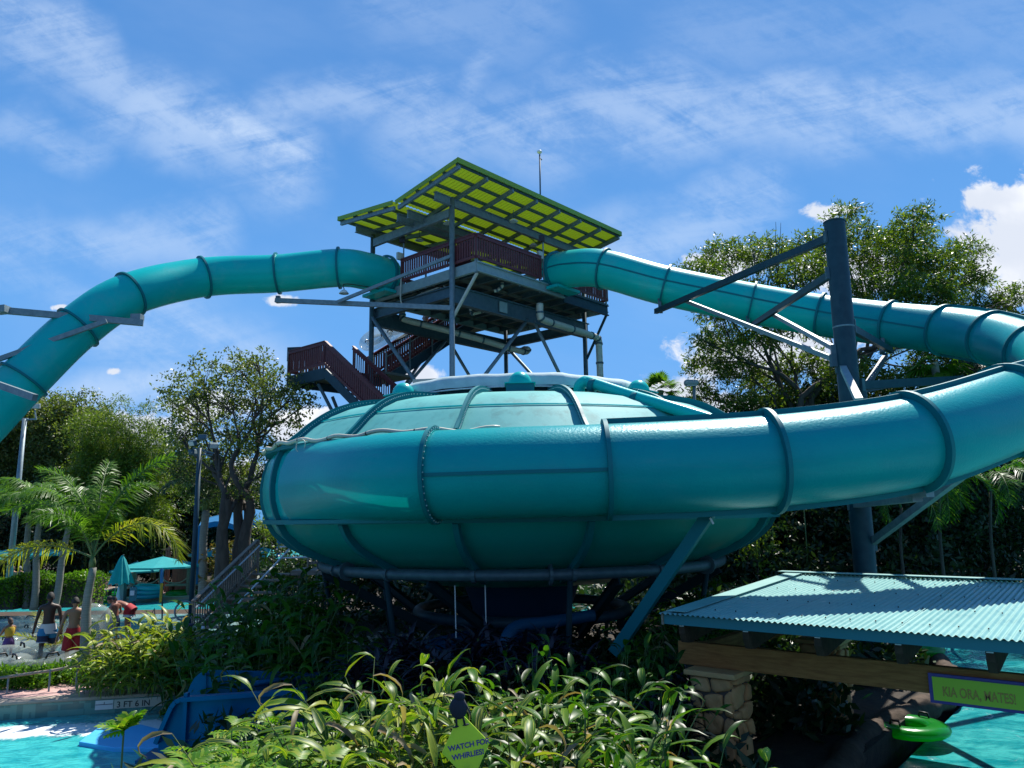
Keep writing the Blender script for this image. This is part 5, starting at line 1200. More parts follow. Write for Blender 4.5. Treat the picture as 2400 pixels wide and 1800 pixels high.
# cut leaved ground cover at the bottom left: uncountable
def lobed(L, w, rr, nl=6):
    V = []; Q = []; n = 0
    ax = [np.array([L*t, 0, -.28*L*t*t]) for t in np.linspace(0, 1, nl+2)]
    for i in range(nl+1):
        p, q = ax[i], ax[i+1]; s_ = np.array([0, .012+.03*w, 0]); V += [p-s_, p+s_, q+s_*.9, q-s_*.9]; Q.append((n, n+1, n+2, n+3)); n += 4
    for i in range(nl):
        t = (i+.8)/(nl+.6); p = np.array([L*t, 0, -.28*L*t*t]); ll = w*(.55+.6*math.sin(math.pi*min(1, .25+t*.75)))*rr.uniform(.85, 1.1)
        for sd in (-1, 1):
            d = nrm([.55+.5*t, sd, -.1]); c = nrm([-d[1]*sd, .3*d[0]*sd, 0]); c = np.array([1, 0, 0])-d*d[0]; c = nrm(c); wd = .13*w+.006
            m_ = p+d*ll*.55+Zv*.05*ll; e = p+d*ll-Zv*.14*ll
            V += [p-c*wd*.5, p+c*wd*.5, m_+c*wd*.75, m_-c*wd*.75, e+c*.004, e-c*.004]; Q += [(n, n+1, n+2, n+3), (n+3, n+2, n+4, n+5)]; n += 6
    t0 = 1.0; return np.array(V), np.array(Q)
rr = random.Random(9); A = Acc(); StA = Acc()
def philo(c, s_, nleaf=16):
    for k in range(nleaf):
        az = k*2.4+rr.uniform(-.3, .3); el = rr.uniform(.3, 1.25); h = rr.uniform(.35, .75)*s_; o = np.array(c); p = o+np.array([math.cos(az)*math.cos(el), math.sin(az)*math.cos(el), math.sin(el)])*h
        V, Q = lobed(.36*s_*rr.uniform(.8, 1.2), .20*s_, rr); A.add(place(V, az+rr.uniform(-.4, .4), rr.uniform(-.35, .5), rr.uniform(-.5, .5), p), Q)
        sd = np.array([-math.sin(az), math.cos(az), 0])*.006; StA.add(np.array([o-sd, o+sd, p+sd, p-sd]), np.array([[0, 1, 2, 3]]))
for (x, Y, z, s_) in [(x, Y, z, s_) for Y, x0, x1, z, s_ in ((5.4, 215, 760, 1.36, .55), (6.0, 220, 760, 1.34, .6), (6.6, 240, 760, 1.20, .62), (7.3, 290, 740, 1.04, .66), (8.1, 400, 740, .88, .7), (9.0, 540, 740, .75, .75), (10.0, 600, 760, .62, .8)) for x in np.arange(x0, x1, 1800*.42/Y)]:
    x += rr.uniform(-15, 15); edge = max(0, (330-x)/200)
    philo((at(x, 1500, Y)[0], Y+rr.uniform(-.2, .2), z-edge*.5+rr.uniform(-.08, .06)), s_)
V, Q, U = A.get(); tag(quads('cut_leaf_cover', V, Q, L_phil), 'mass of deeply cut glossy green leaves filling the lower left corner beside the pool', 'ground cover', kind='stuff')
V, Q, U = StA.get(); tag(quads('cut_leaf_stalks', V, Q, stemm), 'green stalks of the cut leaf ground cover in the lower left corner', 'ground cover', kind='stuff')
sp = thing('lone_leaf_plant', 'single upright cut leaf plant rising in front of the sky blue pad', 'plant', at(292, 1790, 6.2)); A = Acc(); c = at(290, 1712, 6.2)
for k in range(9):
    V, Q = lobed(.16, .10, rr); A.add(place(V, k*2.4, rr.uniform(.2, 1.1), 0, c+np.array([0, 0, 0])), Q)
V, Q, U = A.get(); quads('leaves', V, Q, L_phil, sp); MB().tube([c, c-Zv*.6], .008, 6).build('stem', stemm, sp)
# low undergrowth
def cover(name, label, area, n, L, w, lm, seed, h=.3):
    r = np.random.default_rng(seed); m_ = n; x0, x1, y0, y1, z = area; P = np.stack([r.uniform(x0, x1, m_), r.uniform(y0, y1, m_), z+r.uniform(0, h, m_)], 1)
    D = unit(r.normal(size=(m_, 3))*[1, 1, .5]+[0, 0, .5]); N = unit(np.cross(D, r.normal(size=(m_, 3)))); V, Q = leaf_quads(P, D, N, L*r.uniform(.6, 1.3, m_), w); tag(quads(name, V, Q, lm), label, 'ground cover', kind='stuff')
mV = []; nx_, ny_ = 30, 20
for j in range(ny_+1):
    Y = 4.2+j*.36
    for i in range(nx_+1):
        x = 170+i*640/nx_; e = min(1, max(0, (x-200)/150)); zt = (1.0-.11*max(0, Y-6))*e-.5*(1-e)+.05*math.sin(i*1.3+j); mV.append(at(x, 1500, Y)*[1, 1, 0]+Zv*(zt-.12 if j < ny_ else -.4))
tag(quads('planted_mound', np.array(mV), np.array([(j*(nx_+1)+i, j*(nx_+1)+i+1, (j+1)*(nx_+1)+i+1, (j+1)*(nx_+1)+i) for j in range(ny_) for i in range(nx_)]), soil, None, None, True), kind='structure')
def thicket(name, label, lobs, lm, L=.3, w=.11, dens=60, seed=1): V, Q, _ = crown_leaves(lobs, dens, L, w, 8, .6, .3, seed); tag(quads(name, V, Q, lm), label, 'thicket', kind='stuff')
rq = random.Random(4)
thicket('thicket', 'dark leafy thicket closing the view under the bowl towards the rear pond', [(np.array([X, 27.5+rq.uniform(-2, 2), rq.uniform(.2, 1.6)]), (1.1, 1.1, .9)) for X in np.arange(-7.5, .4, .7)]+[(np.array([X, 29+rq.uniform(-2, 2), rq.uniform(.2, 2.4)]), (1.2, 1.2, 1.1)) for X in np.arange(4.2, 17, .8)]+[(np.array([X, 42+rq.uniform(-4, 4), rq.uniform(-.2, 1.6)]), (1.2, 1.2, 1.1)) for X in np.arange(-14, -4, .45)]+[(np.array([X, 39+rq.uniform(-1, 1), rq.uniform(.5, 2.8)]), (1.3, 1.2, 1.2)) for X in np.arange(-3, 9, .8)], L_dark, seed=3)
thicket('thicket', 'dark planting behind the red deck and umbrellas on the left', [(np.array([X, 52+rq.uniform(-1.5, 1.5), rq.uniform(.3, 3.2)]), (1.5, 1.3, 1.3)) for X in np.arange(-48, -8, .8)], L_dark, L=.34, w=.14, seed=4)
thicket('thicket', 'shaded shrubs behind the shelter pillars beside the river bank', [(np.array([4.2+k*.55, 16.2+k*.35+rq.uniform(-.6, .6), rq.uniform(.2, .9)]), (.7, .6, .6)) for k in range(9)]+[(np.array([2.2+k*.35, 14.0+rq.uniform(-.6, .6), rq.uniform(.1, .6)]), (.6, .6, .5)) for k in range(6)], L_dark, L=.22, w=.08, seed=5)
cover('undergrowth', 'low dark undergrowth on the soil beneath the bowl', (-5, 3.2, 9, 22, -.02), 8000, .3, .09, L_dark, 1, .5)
cover('undergrowth', 'added leafy undergrowth that darkens the ground behind the shelter pillars', (2.6, 5.5, 12.8, 20, -.02), 5200, .3, .1, L_dark, 12, .8)  # plants added to darken the sunlit soil under the roof
cover('undergrowth', 'added leafy undergrowth that darkens the river bank past the shelter', (5.5, 8.6, 16.6, 22, -.02), 4200, .3, .1, L_dark, 13, .7)  # added likewise, to darken the sunlit bank
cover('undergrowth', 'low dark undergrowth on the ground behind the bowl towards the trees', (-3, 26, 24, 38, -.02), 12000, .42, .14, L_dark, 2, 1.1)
cover('undergrowth', 'low green groundcover along the gravel in front of the bathers', (at(10, 1550, 18.6)[0], at(175, 1550, 18.6)[0], 17.4, 18.9, 0), 4200, .14, .05, L_hedge, 3, .32)
cover('undergrowth', 'foreground undergrowth around the stems of the striped ginger', (-2.4, 1.8, 4.4, 11.5, -.1), 9000, .28, .07, L_gingd, 4, .8)
cover('undergrowth', 'low green plants around the young palm foot', (at(200, 1550, 19)[0], at(330, 1550, 19)[0], 17.8, 20.2, 0), 2500, .16, .05, L_hedge, 6, .35)
# hedges
def hedge(label, x0, x1, Y, h, d, seed):
    c0 = at(x0, 1400, Y); c1 = at(x1, 1400, Y); r = np.random.default_rng(seed); t_ = thing('clipped_hedge', label, 'hedge', ((c0[0]+c1[0])/2, Y, 0)); n = 9000
    P = np.stack([r.uniform(c0[0], c1[0], n), Y+r.uniform(-d, d, n)/2, r.uniform(0, 1, n)**.6*h], 1); P[:, 2] += .12*np.sin(P[:, 0]*3); D = unit(r.normal(size=(n, 3))+[0, -.3, .5]); N = unit(np.cross(D, r.normal(size=(n, 3))))
    V, Q = leaf_quads(P, D, N, .13*r.uniform(.6, 1.2, n), .07); quads('foliage', V, Q, L_hedge, t_); MB().box(((c0[0]+c1[0])/2, Y, h*.45), (c1[0]-c0[0]-.2, d*.7, h*.85)).build('branch_core', barkm, t_)
hedge('clipped bright green hedge behind the young palm', 62, 232, 33.5, 1.35, 1.6, 1); hedge('clipped green hedge at the left edge below the umbrellas', -60, 58, 33.0, 1.25, 1.6, 2)
# ------------------------------------------------------------------ runout slide in the near pool
ro = thing('slide_runout', 'open blue fibreglass runout trough ending in the near pool', 'slide end', at(500, 1700, 14)*[1, 1, 0])
def wall(Y, prof, zb, th=.05, flange=True, name='side_wall'):
    P = [at(x, y, Y) for x, y in prof]; V = []
    for p in P:
        for dy in (0, th): V += [p+np.array([0, dy, 0]), np.array([p[0], p[1]+dy, zb])]
    n = len(P); F = []
    for i in range(n-1):
        a, c = 4*i, 4*(i+1); F += [(a, a+1, c+1, c), (a+2, c+2, c+3, a+3), (a, c, c+2, a+2)]
    F += [(0, 2, 3, 1), (4*(n-1), 4*(n-1)+1, 4*(n-1)+3, 4*(n-1)+2)]
    w_ = MB().add(V, F).build(name, blue_gel, ro)
    if flange:
        b = MB()
        for i in range(n-1): b.beam(P[i]+np.array([0, -.05, -.03]), P[i+1]+np.array([0, -.05, -.03]), .16, .07)
        b.build('rim', blue_gel, w_)
    return P
far = [(720, 1576), (640, 1574), (500, 1571), (482, 1572), (466, 1579), (455, 1590), (446, 1606), (438, 1626), (425, 1652), (410, 1690)]
near = [(720, 1612), (640, 1618), (430, 1632), (418, 1637), (408, 1650), (396, 1676), (384, 1704), (372, 1734)]
wall(14.7, far, -.4, flange=False); wall(13.3, near, -.4)
MB().box((at(560, 1700, 14)[0], 14, -.3), (2.9, 1.3, .05)).build('floor', blue_gel, ro); MB().beam(at(482, 1578, 14.66), at(482, 1625, 14.66), .02).build('joint', blue_gel, ro)
MB().box(at(437, 1690, 13.3)+np.array([0, -.04, 0]), (.06, .1, .9)).build('end_flange', blue_gel, ro)
pdm = thing('floating_pad', 'sky blue foam mat lying in the pool in front of the runout', 'mat', atz(280, 1730, -.33))
P = [atz(x, y, -.27) for x, y in ((236, 1700), (185, 1738), (268, 1752), (400, 1752), (420, 1720), (330, 1697))]
MB().prism([(p[0], p[1]) for p in P], -.36, -.27).build('pad', blue_mat, pdm, bevel=.015)
# depth marker on the pool wall
dm = thing('depth_marker', 'pale tile depth marker reading 3 FT 6 IN on the pool wall', 'sign', atz(280, 1640, -.2)); q = nc*.0
def wp(px, z): # point on the pool wall face
    r_ = ray(px, 1650); o = CAM; n_ = nc; d0 = np.dot(cp0-o, n_); t = d0/np.dot(r_, n_); p = o+r_*t; p[2] = z; return p
nv = -nc
a_, b_ = wp(266, -.17), wp(382, -.17); MB().box((a_+b_)/2+nc*.05, (np.linalg.norm(b_-a_), .02, .18), dcp, nc).build('tile_panel', mat('cream_tile', (.6, .58, .48), .4), dm)
text_mesh('3 FT 6 IN', .165, .001, 'lettering', blackm, dm, wp(272, -.235)+nc*.036, dcp, Zv, offset=.002)
a_, b_ = wp(222, -.17), wp(264, -.17); MB().box((a_+b_)/2+nc*.05, (np.linalg.norm(b_-a_), .02, .18), dcp, nc).build('symbol_panel', white, dm)
MB().box((a_+b_)/2+nc*.036+Zv*.01, (np.linalg.norm(b_-a_)*.96, .006, .012), dcp, nc).build('symbol_bar', navy, dm); MB().box((a_+b_)/2+nc*.036+Zv*.035, (.01, .006, .05), dcp, nc).build('symbol_mark', navy, dm)
# rope rail
rp = thing('rope_barrier', 'grey rope rail strung along the planting by the near pool', 'rope barrier', at(80, 1600, 17)*[1, 1, 0])
q, _ = catmull([at(-60, 1598, 16.9), at(60, 1580, 17.1), at(130, 1570, 17.3), at(195, 1556, 17.5)], 8); MB().tube(q, .03, 8).build('rope', wood, rp, True)
for x, y, Y in ((118, 1572, 17.25), (182, 1559, 17.5), (20, 1586, 17.05)): p = at(x, y, Y); MB().tube([p+Zv*.03, p*[1, 1, 0]], .02, 8).build('post', steel, rp)
# ------------------------------------------------------------------ light poles
def flood(root, c, s, d, hm=lampm):
    d = nrm(d); sd = nrm(np.cross(d, Zv)); u = np.cross(sd, d); h = MB().box(c, (s, s*.45, s*.62), sd, d, u).build('lamp_head', hm, root, bevel=.02); MB().box(c+d*s*.24, (s*.84, .02, s*.5), sd, d, u).build('lens', glassm, h)
lp = thing('light_pole', 'tall grey floodlight pole at the left edge with one square lamp and a curved arm', 'light pole', at(22, 1345, 37)*[1, 1, 0])
MB().tube([at(22, 1345, 37)*[1, 1, 0], at(58, 982, 37)], [.15, .10], 14).build('pole', steel, lp, True); flood(lp, at(84, 952, 37), .38, [.2, -1, -.2]); MB().beam(at(82, 962, 37), at(84, 982, 37), .05).build('bracket', steel, lp)
q, _ = catmull([at(66, 982, 37), at(50, 981, 37), at(40, 974, 37), at(37, 966, 37)], 5); MB().tube(q, .04, 8).build('arm', steel, lp, True); MB().beam(at(50, 984, 37), at(86, 982, 37), .07).build('crossbar', steel, lp)
lp = thing('light_pole', 'slim blue grey pole with four floodlights in front of the live oak', 'light pole', at(449, 1420, 27)*[1, 1, 0])
MB().tube([at(448, 1440, 27)*[1, 1, 0], at(468, 1050, 27)], [.10, .075], 14).build('pole', steel_b, lp, True)
for x, y, d in ((452, 1038, [-.6, -1, -.6]), (500, 1044, [.7, -1, -.6]), (475, 1025, [0, 1, -.4]), (452, 1060, [-1, .4, -.4])): flood(lp, at(x, y, 27), .30, d, steel_d)
MB().beam(at(452, 1050, 27), at(502, 1062, 27), .06).build('crossbar', steel_d, lp); MB().beam(at(458, 1066, 27), at(498, 1066, 27), .05).build('crossbar', steel_d, lp)
lp = thing('street_lamp', 'grey rounded lamp head on a slim pole on the skyline right of the bowl', 'street lamp', at(1626, 1150, 30)*[1, 1, 0])
MB().tube([at(1629, 1150, 30)*[1, 1, 0], at(1627, 905, 30)], .06, 10).build('pole', steel, lp, True); c = at(1620, 897, 30); MB().box(c, (.56, .36, .24)).build('lamp_head', lampm, lp, bevel=.09); MB().box(c-Zv*.12, (.4, .26, .03)).build('lens', glassm, lp)
FG = np.array([0, 0, -.58])
# ------------------------------------------------------------------ umbrellas
def umbrella(label, px, py, Y, R, hc=.5, m=umb, postm=steel, group='open aqua umbrellas'):
    c = at(px, py, Y); t_ = thing('umbrella', label, 'umbrella', c*[1, 1, 0]+FG, group); n = 8; b = MB()
    V = [c]+[c+np.array([R*f*math.cos(2*math.pi*k/n+.2), R*f*math.sin(2*math.pi*k/n+.2), -hc*f]) for f in (.5, 1.) for k in range(n)]+[c+np.array([R*math.cos(2*math.pi*k/n+.2), R*math.sin(2*math.pi*k/n+.2), -hc-.09]) for k in range(n)]
    F = [(0, 1+k, 1+(k+1) % n) for k in range(n)]+[(1+j*n+k, 1+(j+1)*n+k, 1+(j+1)*n+(k+1) % n, 1+j*n+(k+1) % n) for j in (0, 1) for k in range(n)]
    b.add(V, F).build('canopy', m, t_); MB().tube([c*[1, 1, 0]+FG, c+Zv*.05], .035, 8).build('pole', postm, t_)
    for k in range(n): MB().tube([c-Zv*.1, V[1+n+k]-Zv*.02], .012, 5).build('rib', steel, t_)
for lb, x, y, Y, R in (('open aqua umbrella dappled with shade behind the left palm trunks', 66, 1277, 44, 2.3), ('open aqua umbrella cut by the left edge of the photo', -20, 1286, 43, 2.2), ('open aqua umbrella over the brown fence beside the closed one', 382, 1304, 43, 2.1),
                       ('open aqua umbrella between royal palm and oak trunk', 520, 1278, 47, 1.9), ('first aqua umbrella beyond the step landing rails', 618, 1282, 44, 1.5), ('second aqua umbrella beyond the step landing rails, nearest the bowl', 700, 1284, 44, 1.6), ('small aqua umbrella peeping past the oak trunk', 566, 1288, 50, 1.6), ('half hidden aqua umbrella left of the one over the fence', 322, 1316, 46, 1.5)): umbrella(lb, x, y, Y, R)
cu = thing('umbrella', 'closed aqua umbrella hanging in folds on a leaning pole by the lagoon', 'umbrella', at(288, 1390, 41)*[1, 1, 0]+FG); c = at(287, 1302, 41); n = 36; V = []
for f, rad in ((0, .05), (.15, .16), (.5, .34), (.85, .50), (1., .56)):
    for k in range(n): r_ = rad*(1+.16*math.sin(9*2*math.pi*k/n)*(f > .1)); V.append(c+np.array([r_*math.cos(2*math.pi*k/n)+.06*f, r_*math.sin(2*math.pi*k/n), -1.42*f-.05*math.sin(9*2*math.pi*k/n)*f]))
MB().add(V, [(i*n+k, (i+1)*n+k, (i+1)*n+(k+1) % n, i*n+(k+1) % n) for i in range(4) for k in range(n)]).build('folded_canopy', umb, cu, True); MB().tube([at(268, 1393, 41), at(290, 1300, 41)], .03, 8).build('pole', steel, cu)
pp_ = thing('square_post', 'thick pale grey square post beside the closed umbrella', 'post', at(289, 1392, 41.4)*[1, 1, 0]+FG); p = at(289, 1342, 41.4); MB().box(p*[1, 1, 0]+Zv*(p[2]-.58)/2, (.34, .34, p[2]+.58)).build('shaft', lampm, pp_, bevel=.02); MB().box(p, (.38, .38, .05)).build('cap', lampm, pp_)
cn = thing('traffic_cone', 'white cone standing at the foot of the closed umbrella', 'cone', at(277, 1393, 40.6)*[1, 1, 0]+FG); p = cn.location; MB().lathe([(.17, 0), (.17, .04), (.12, .05), (.04, .72), (.0, .74)], np.array(p)+Zv*.05, 16).build('body', white, cn, True); MB().box(np.array(p)+Zv*.06, (.42, .42, .03)).build('base', white, cn)
# posts with rope, bench, fences
rl = thing('rope_fence', 'timber posts linked by sagging ropes along the lagoon deck', 'fence', at(330, 1390, 43.5)*[1, 1, 0]+FG)
ps = [at(x, 1386, 43.6) for x in (234, 245, 308, 375, 440)]
for i, p in enumerate(ps):
    h = [1.25, .9, 1.3, 1.9, 1.5][i]; MB().tube([p*[1, 1, 0]+FG, p*[1, 1, 0]+FG+Zv*h], .17 if i in (0, 2) else .1, 10).build('post', wood, rl)
    if i < 4: a_, b_ = p*[1, 1, 0]+FG+Zv*1.0, ps[i+1]*[1, 1, 0]+FG+Zv*1.0; q, _ = catmull([a_, (a_*.7+b_*.3)-Zv*.28, (a_*.3+b_*.7)-Zv*.28, b_], 5); MB().tube(q, .035, 6).build('rope', coping, rl, True)
fb = thing('board_fence', 'red brown board fence below the open umbrella at the lagoon', 'fence', at(420, 1380, 45.5)*[1, 1, 0]+FG)
a_ = at(402, 1378, 45.5)*[1, 1, 0]+FG; b_ = at(480, 1378, 45.5)*[1, 1, 0]+FG
for k in range(12): p = a_+(b_-a_)*(k+.5)/12; MB().box(p+Zv*.72, (.15, .04, 1.25)).build('board', redwood, fb)
MB().beam(a_+Zv*1.42, b_+Zv*1.42, .12, .08).build('top_rail', redwood, fb); MB().beam(a_+Zv*.12, b_+Zv*.12, .16, .1).build('bottom_rail', coping, fb)
fx = thing('timber_frame', 'tall timber post frame rising behind the lagoon umbrella', 'frame', at(405, 1370, 46)*[1, 1, 0]+FG)
for x, t in ((398, 1280), (412, 1283), (392, 1290)): p = at(x, t, 46); MB().tube([p*[1, 1, 0]+FG, p], .08, 8).build('post', redwood, fx)
MB().beam(at(382, 1288, 46), at(414, 1284, 46), .16, .1).build('crossbeam', redwood, fx)
def bench(label, px, py, Y, w):
    c = at(px, py, Y)*[1, 1, 0]+FG; t_ = thing('bench', label, 'bench', c, 'wooden benches on the lagoon deck'); MB().box(c+Zv*.5, (w, .5, .09)).build('seat', coping, t_)
    for s_ in (-1, 1): MB().box(c+np.array([s_*w*.38, 0, .25]), (.16, .4, .44)).build('leg', redwood, t_)
bench('low wooden bench at the end of the hedge', 232, 1392, 42.2, 1.3); bench('long wooden bench behind the white cone', 262, 1386, 43.3, 2.0); bench('long wooden bench in front of the board fence', 440, 1382, 44.6, 2.4)
ch = thing('folding_chair', 'red slatted chair by the first rope post', 'chair', at(246, 1386, 42.9)*[1, 1, 0]+FG); c = at(245, 1384, 42.9)*[1, 1, 0]+FG; MB().box(c+Zv*.48, (.5, .5, .06)).build('seat', redwood, ch)
for k in range(5): MB().box(c+np.array([0, .22, .62+k*.12]), (.48, .04, .08)).build('back_slat', mat('pink_slat%d' % k, (.5, .2, .16), .6), ch)
for s_ in (-1, 1): MB().box(c+np.array([s_*.22, 0, .24]), (.05, .45, .46)).build('leg', redwood, ch)
for k in range(3): ring_tube(['lowest blue ring tube of the stack on the lagoon edge', 'middle blue ring tube of the stack on the lagoon edge', 'topmost blue ring tube of the stack on the lagoon edge'][k], at(343+k*2, 1386, 41.8)*[1, 1, 0]+FG+Zv*(.2+.22*k), .62, .15, bluetube, 'stacked blue ring tubes', name='ring_tube', tilt=(.05*k, 0, 1), sq=.78)
for i, (x, y, Y) in enumerate([(222, 1402, 38), (252, 1406, 37.4), (275, 1397, 38.6), (240, 1394, 39.8), (425, 1396, 39), (262, 1392, 40)]):
    p = atz(x, y, -.62); ring_tube('green ring tube floating on the lagoon, %s' % ['left of the other tubes near the young palm', 'nearest the bending man', 'right end of the floating row', 'behind the row by the coping', 'alone beside the slim light pole', 'furthest back beneath the coping'][i], p+Zv*.1, .6, .24, greentube, 'green ring tubes on the lagoon', sq=.8)
# lifeguard style coloured post and small signs
bp_ = thing('painted_post', 'post painted blue above and yellow below standing at the splash pool', 'post', at(380, 1440, 30)*[1, 1, 0]); MB().beam(at(380, 1333, 30), at(379, 1366, 30), .16, .05).build('blue_board', bluepost, bp_); MB().beam(at(379, 1367, 30), at(376, 1412, 30), .13, .05).build('yellow_board', yellowm, bp_); MB().tube([at(381, 1335, 30.1), at(380, 1450, 30.1)], .03, 8).build('pole', steel_b, bp_)
bs = thing('depth_sign', 'small teal and white sign on a dark post by the splash pool', 'sign', at(313, 1440, 30)*[1, 1, 0]); MB().box(at(312, 1392, 30), (.26, .04, .5)).build('board', roofedge, bs); MB().box(at(310, 1390, 29.96), (.16, .03, .18)).build('notice', white, bs); MB().tube([at(315, 1374, 30.05), at(315, 1445, 30.05)], .04, 8).build('post', steel_b, bs)
hr = thing('handrail', 'dark bent handrail at the splash pool steps by the bending man', 'handrail', at(250, 1450, 25)*[1, 1, 0])
for x in (247, 262): q, _ = catmull([at(x-4, 1466, 25), at(x-1, 1442, 25), at(x+9, 1432, 25.2), at(x+14, 1428, 25.6)], 4); MB().tube(q, .02, 6).build('rail', steel_d, hr, True)
hr = thing('handrail', 'dark triangular handrail in the splash pool right of the bending man', 'handrail', at(350, 1450, 26)*[1, 1, 0])
MB().tube([at(345, 1458, 26), at(362, 1426, 26), at(364, 1462, 26)], .025, 6).build('rail', steel_d, hr)
for i, (x, y, Y, w) in enumerate([(386, 1436, 24, .7), (403, 1447, 23.5, .8), (436, 1470, 22, .7)]): ring = None
tb = thing('towel', 'striped white and blue towel draped on a lounger by the dark ginger', 'towel', at(436, 1474, 21)); MB().box(at(436, 1474, 21), (.9, .5, .14), nrm([1, .2, -.1]), nrm([-.2, 1, 0])).build('cloth', white, tb, bevel=.05)
for k in range(3): MB().box(at(428+k*8, 1471, 20.9), (.05, .5, .15)).build('stripe', navy, tb)
hp_ = thing('hoop', 'thin grey hoop standing at the base of the light pole', 'hoop', at(435, 1432, 26)); MB().torus(at(433, 1432, 26), .3, .03, 28, 8, (.4, -1, .1)).build('ring', steel, hp_, True)
# shade sail behind the oak
ssl = thing('shade_sail', 'bright blue shade canopy with scalloped edge behind the oak trunk', 'shade canopy', at(560, 1330, 45)*[1, 1, 0])
c = at(592, 1192, 47); cor = [at(466, 1232, 44), at(655, 1236, 43), at(690, 1215, 52), at(500, 1218, 52)]; V = [c]; n = 10
for k in range(4):
    a_, b_ = cor[k], cor[(k+1) % 4]
    for j in range(n): f = j/n; V.append(a_*(1-f)+b_*f+Zv*.55*abs(math.sin(math.pi*f*2))*.5)
N = len(V)-1; V2 = [v-Zv*.3 for v in V[1:]]; MB().add(V+V2, [(0, 1+k, 1+(k+1) % N) for k in range(N)]+[(1+k, 1+N+k, 1+N+(k+1) % N, 1+(k+1) % N) for k in range(N)]).build('canopy', sailm, ssl)
for p in cor[:2]+[at(584, 1240, 44)]: MB().tube([p*[1, 1, 0], p], .12, 10).build('post', bluepost, ssl)
# ------------------------------------------------------------------ wooden steps behind the bowl
ws = thing('wooden_steps', 'weathered wooden staircase and landing with slatted rails beside the bowl', 'staircase', at(560, 1390, 28)*[1, 1, 0])
L0, L1 = at(600, 1338, 28.5), at(452, 1420, 24.8); L1 = np.array([L1[0], L1[1], 0]); L0 = np.array([L0[0], L0[1], 1.75]); side_ = nrm(np.cross(L1-L0, Zv))*-1
if side_[1] < 0: side_ = -side_
wdt = 1.5; L0 = L0-side_*wdt; L1 = L1-side_*wdt
for k_, off in enumerate((side_*wdt, side_*0)):
    if k_ == 0: railing(ws, L0+off, L1+off, h=1.05, sp=.13, w=.045, mt=wood, posts=3, pm=wood, pd=.2, gap=.08, name='slatted_rail'); MB().beam(L0+off-Zv*.15, L1+off-Zv*.15, .06, .32).build('stringer', wood, ws)
    MB().tube([L0+off+Zv*.85-side_*.1*(1 if k_ == 0 else -1), L1+off+Zv*.85-side_*.1*(1 if k_ == 0 else -1)], .028, 8).build('handrail', white, ws)
for k in range(10):
    f = (k+.5)/10; p = L0*(1-f)+L1*f+side_*wdt/2; MB().box(p-Zv*.06, (.34, wdt, .06), nrm((L1-L0)*[1, 1, 0]), side_).build('tread', wood, ws)
R1 = L0+np.array([4.6, -.4, 0])
lc = (L0+R1)/2+side_*wdt/2*0+np.array([0, wdt/2, 0]); MB().box(lc-Zv*.1, (4.7, wdt+.2, .16)).build('landing', wood, ws)
railing(ws, R1+np.array([0, wdt, 0]), L0+np.array([.1, wdt, 0]), h=1.05, sp=.13, w=.045, mt=wood, posts=4, pm=wood, pd=.2, gap=.08, name='slatted_rail')
for k in range(4): p = L0+(R1-L0)*(k/3.); MB().box(p*[1, 1, 0]+np.array([.1, .4, .8]), (.14, .14, 1.6)).build('support_post', wood, ws)
for p, q in ((at(600, 1370, 27), at(660, 1308, 27.5)), (at(660, 1308, 27.5), at(740, 1305, 27.5)), (at(700, 1279, 28.6), at(655, 1282, 28.4))): MB().tube([p, q], .03, 8).build('handrail', white, ws)
st = tree('croton_shrub', 'orange green shrub between royal palm trunk and wooden steps', 'shrub', at(535, 1380, 33)*[1, 1, 0], [pl_(525, 1310, 33, .7), pl_(545, 1345, 33, .7), pl_(515, 1350, 33, .6), pl_(540, 1290, 34, .5)], .05, leafmat('orange_green_leaves', [(.06, .09, .02), (.20, .12, .03), (.12, .16, .03)], .35), dens=110, L=.2, Wd=.1, per=8, spray=.3, seed=55)
tree('palm_shrub', 'bright feathery shrub above the step landing', 'shrub', at(640, 1320, 33)*[1, 1, 0], [pl_(610, 1245, 33, .55), pl_(645, 1255, 33, .5), pl_(675, 1262, 33, .45), pl_(630, 1225, 34, .4)], .05, L_bright, dens=110, L=.26, Wd=.06, per=9, spray=.5, seed=56)
# ------------------------------------------------------------------ splash pool rafts
def raft(label, c, R, r, tilt, m=clearv, dbl=False, name='clear_raft'):
    t_ = thing(name, label, 'raft', c, 'clear inflatable rafts'); t = nrm(tilt); a = nrm(np.cross(t, (0, 1, .01))); bb = np.cross(t, a); cs = [c] if not dbl else [c-a*R*.98, c+a*R*.98]
    for q in cs:
        MB().torus(q, R, r, 40, 14, t, .85).build('ring', m, t_, True); MB().tube([q-t*r*.2, q-t*r*.19], R*.85, 24).build('floor', m, t_)
        for k in (.9, 4.0, 2.4): p = q+R*(math.cos(k)*a+math.sin(k)*bb)+t*r*.85; d = -math.sin(k)*a+math.cos(k)*bb; MB().tube([p-d*.14, p-d*.10+t*.09, p+d*.10+t*.09, p+d*.14], .022, 8).build('handle', blackm, t_, True)
raft('large clear double raft lying at the left edge in front of the bathers', at(45, 1530, 19.2)*[1, 1, 0]+Zv*.28, .62, .27, (0, -.12, 1), dbl=True)
raft('clear raft standing on edge behind the young palm trunk', at(212, 1474, 20.2), .42, .21, (.75, -.75, .1))
raft('clear raft floating in the splash pool behind the child', at(20, 1468, 24.5)*[1, 1, 0]-Zv*.12, .6, .25, (0, -.05, 1), dbl=True)
raft('clear raft floating beyond the tall man', at(150, 1446, 27)*[1, 1, 0]-Zv*.12, .6, .25, (0, 0, 1), dbl=True)
raft('clear raft floating at the far left rim of the splash pool', at(60, 1432, 29.5)*[1, 1, 0]-Zv*.12, .6, .25, (0, 0, 1))
raft('clear double raft being carried up the tower stairs', at(906, 782, 33.5), .55, .24, nrm([-.35, -.75, .75]), dbl=True)
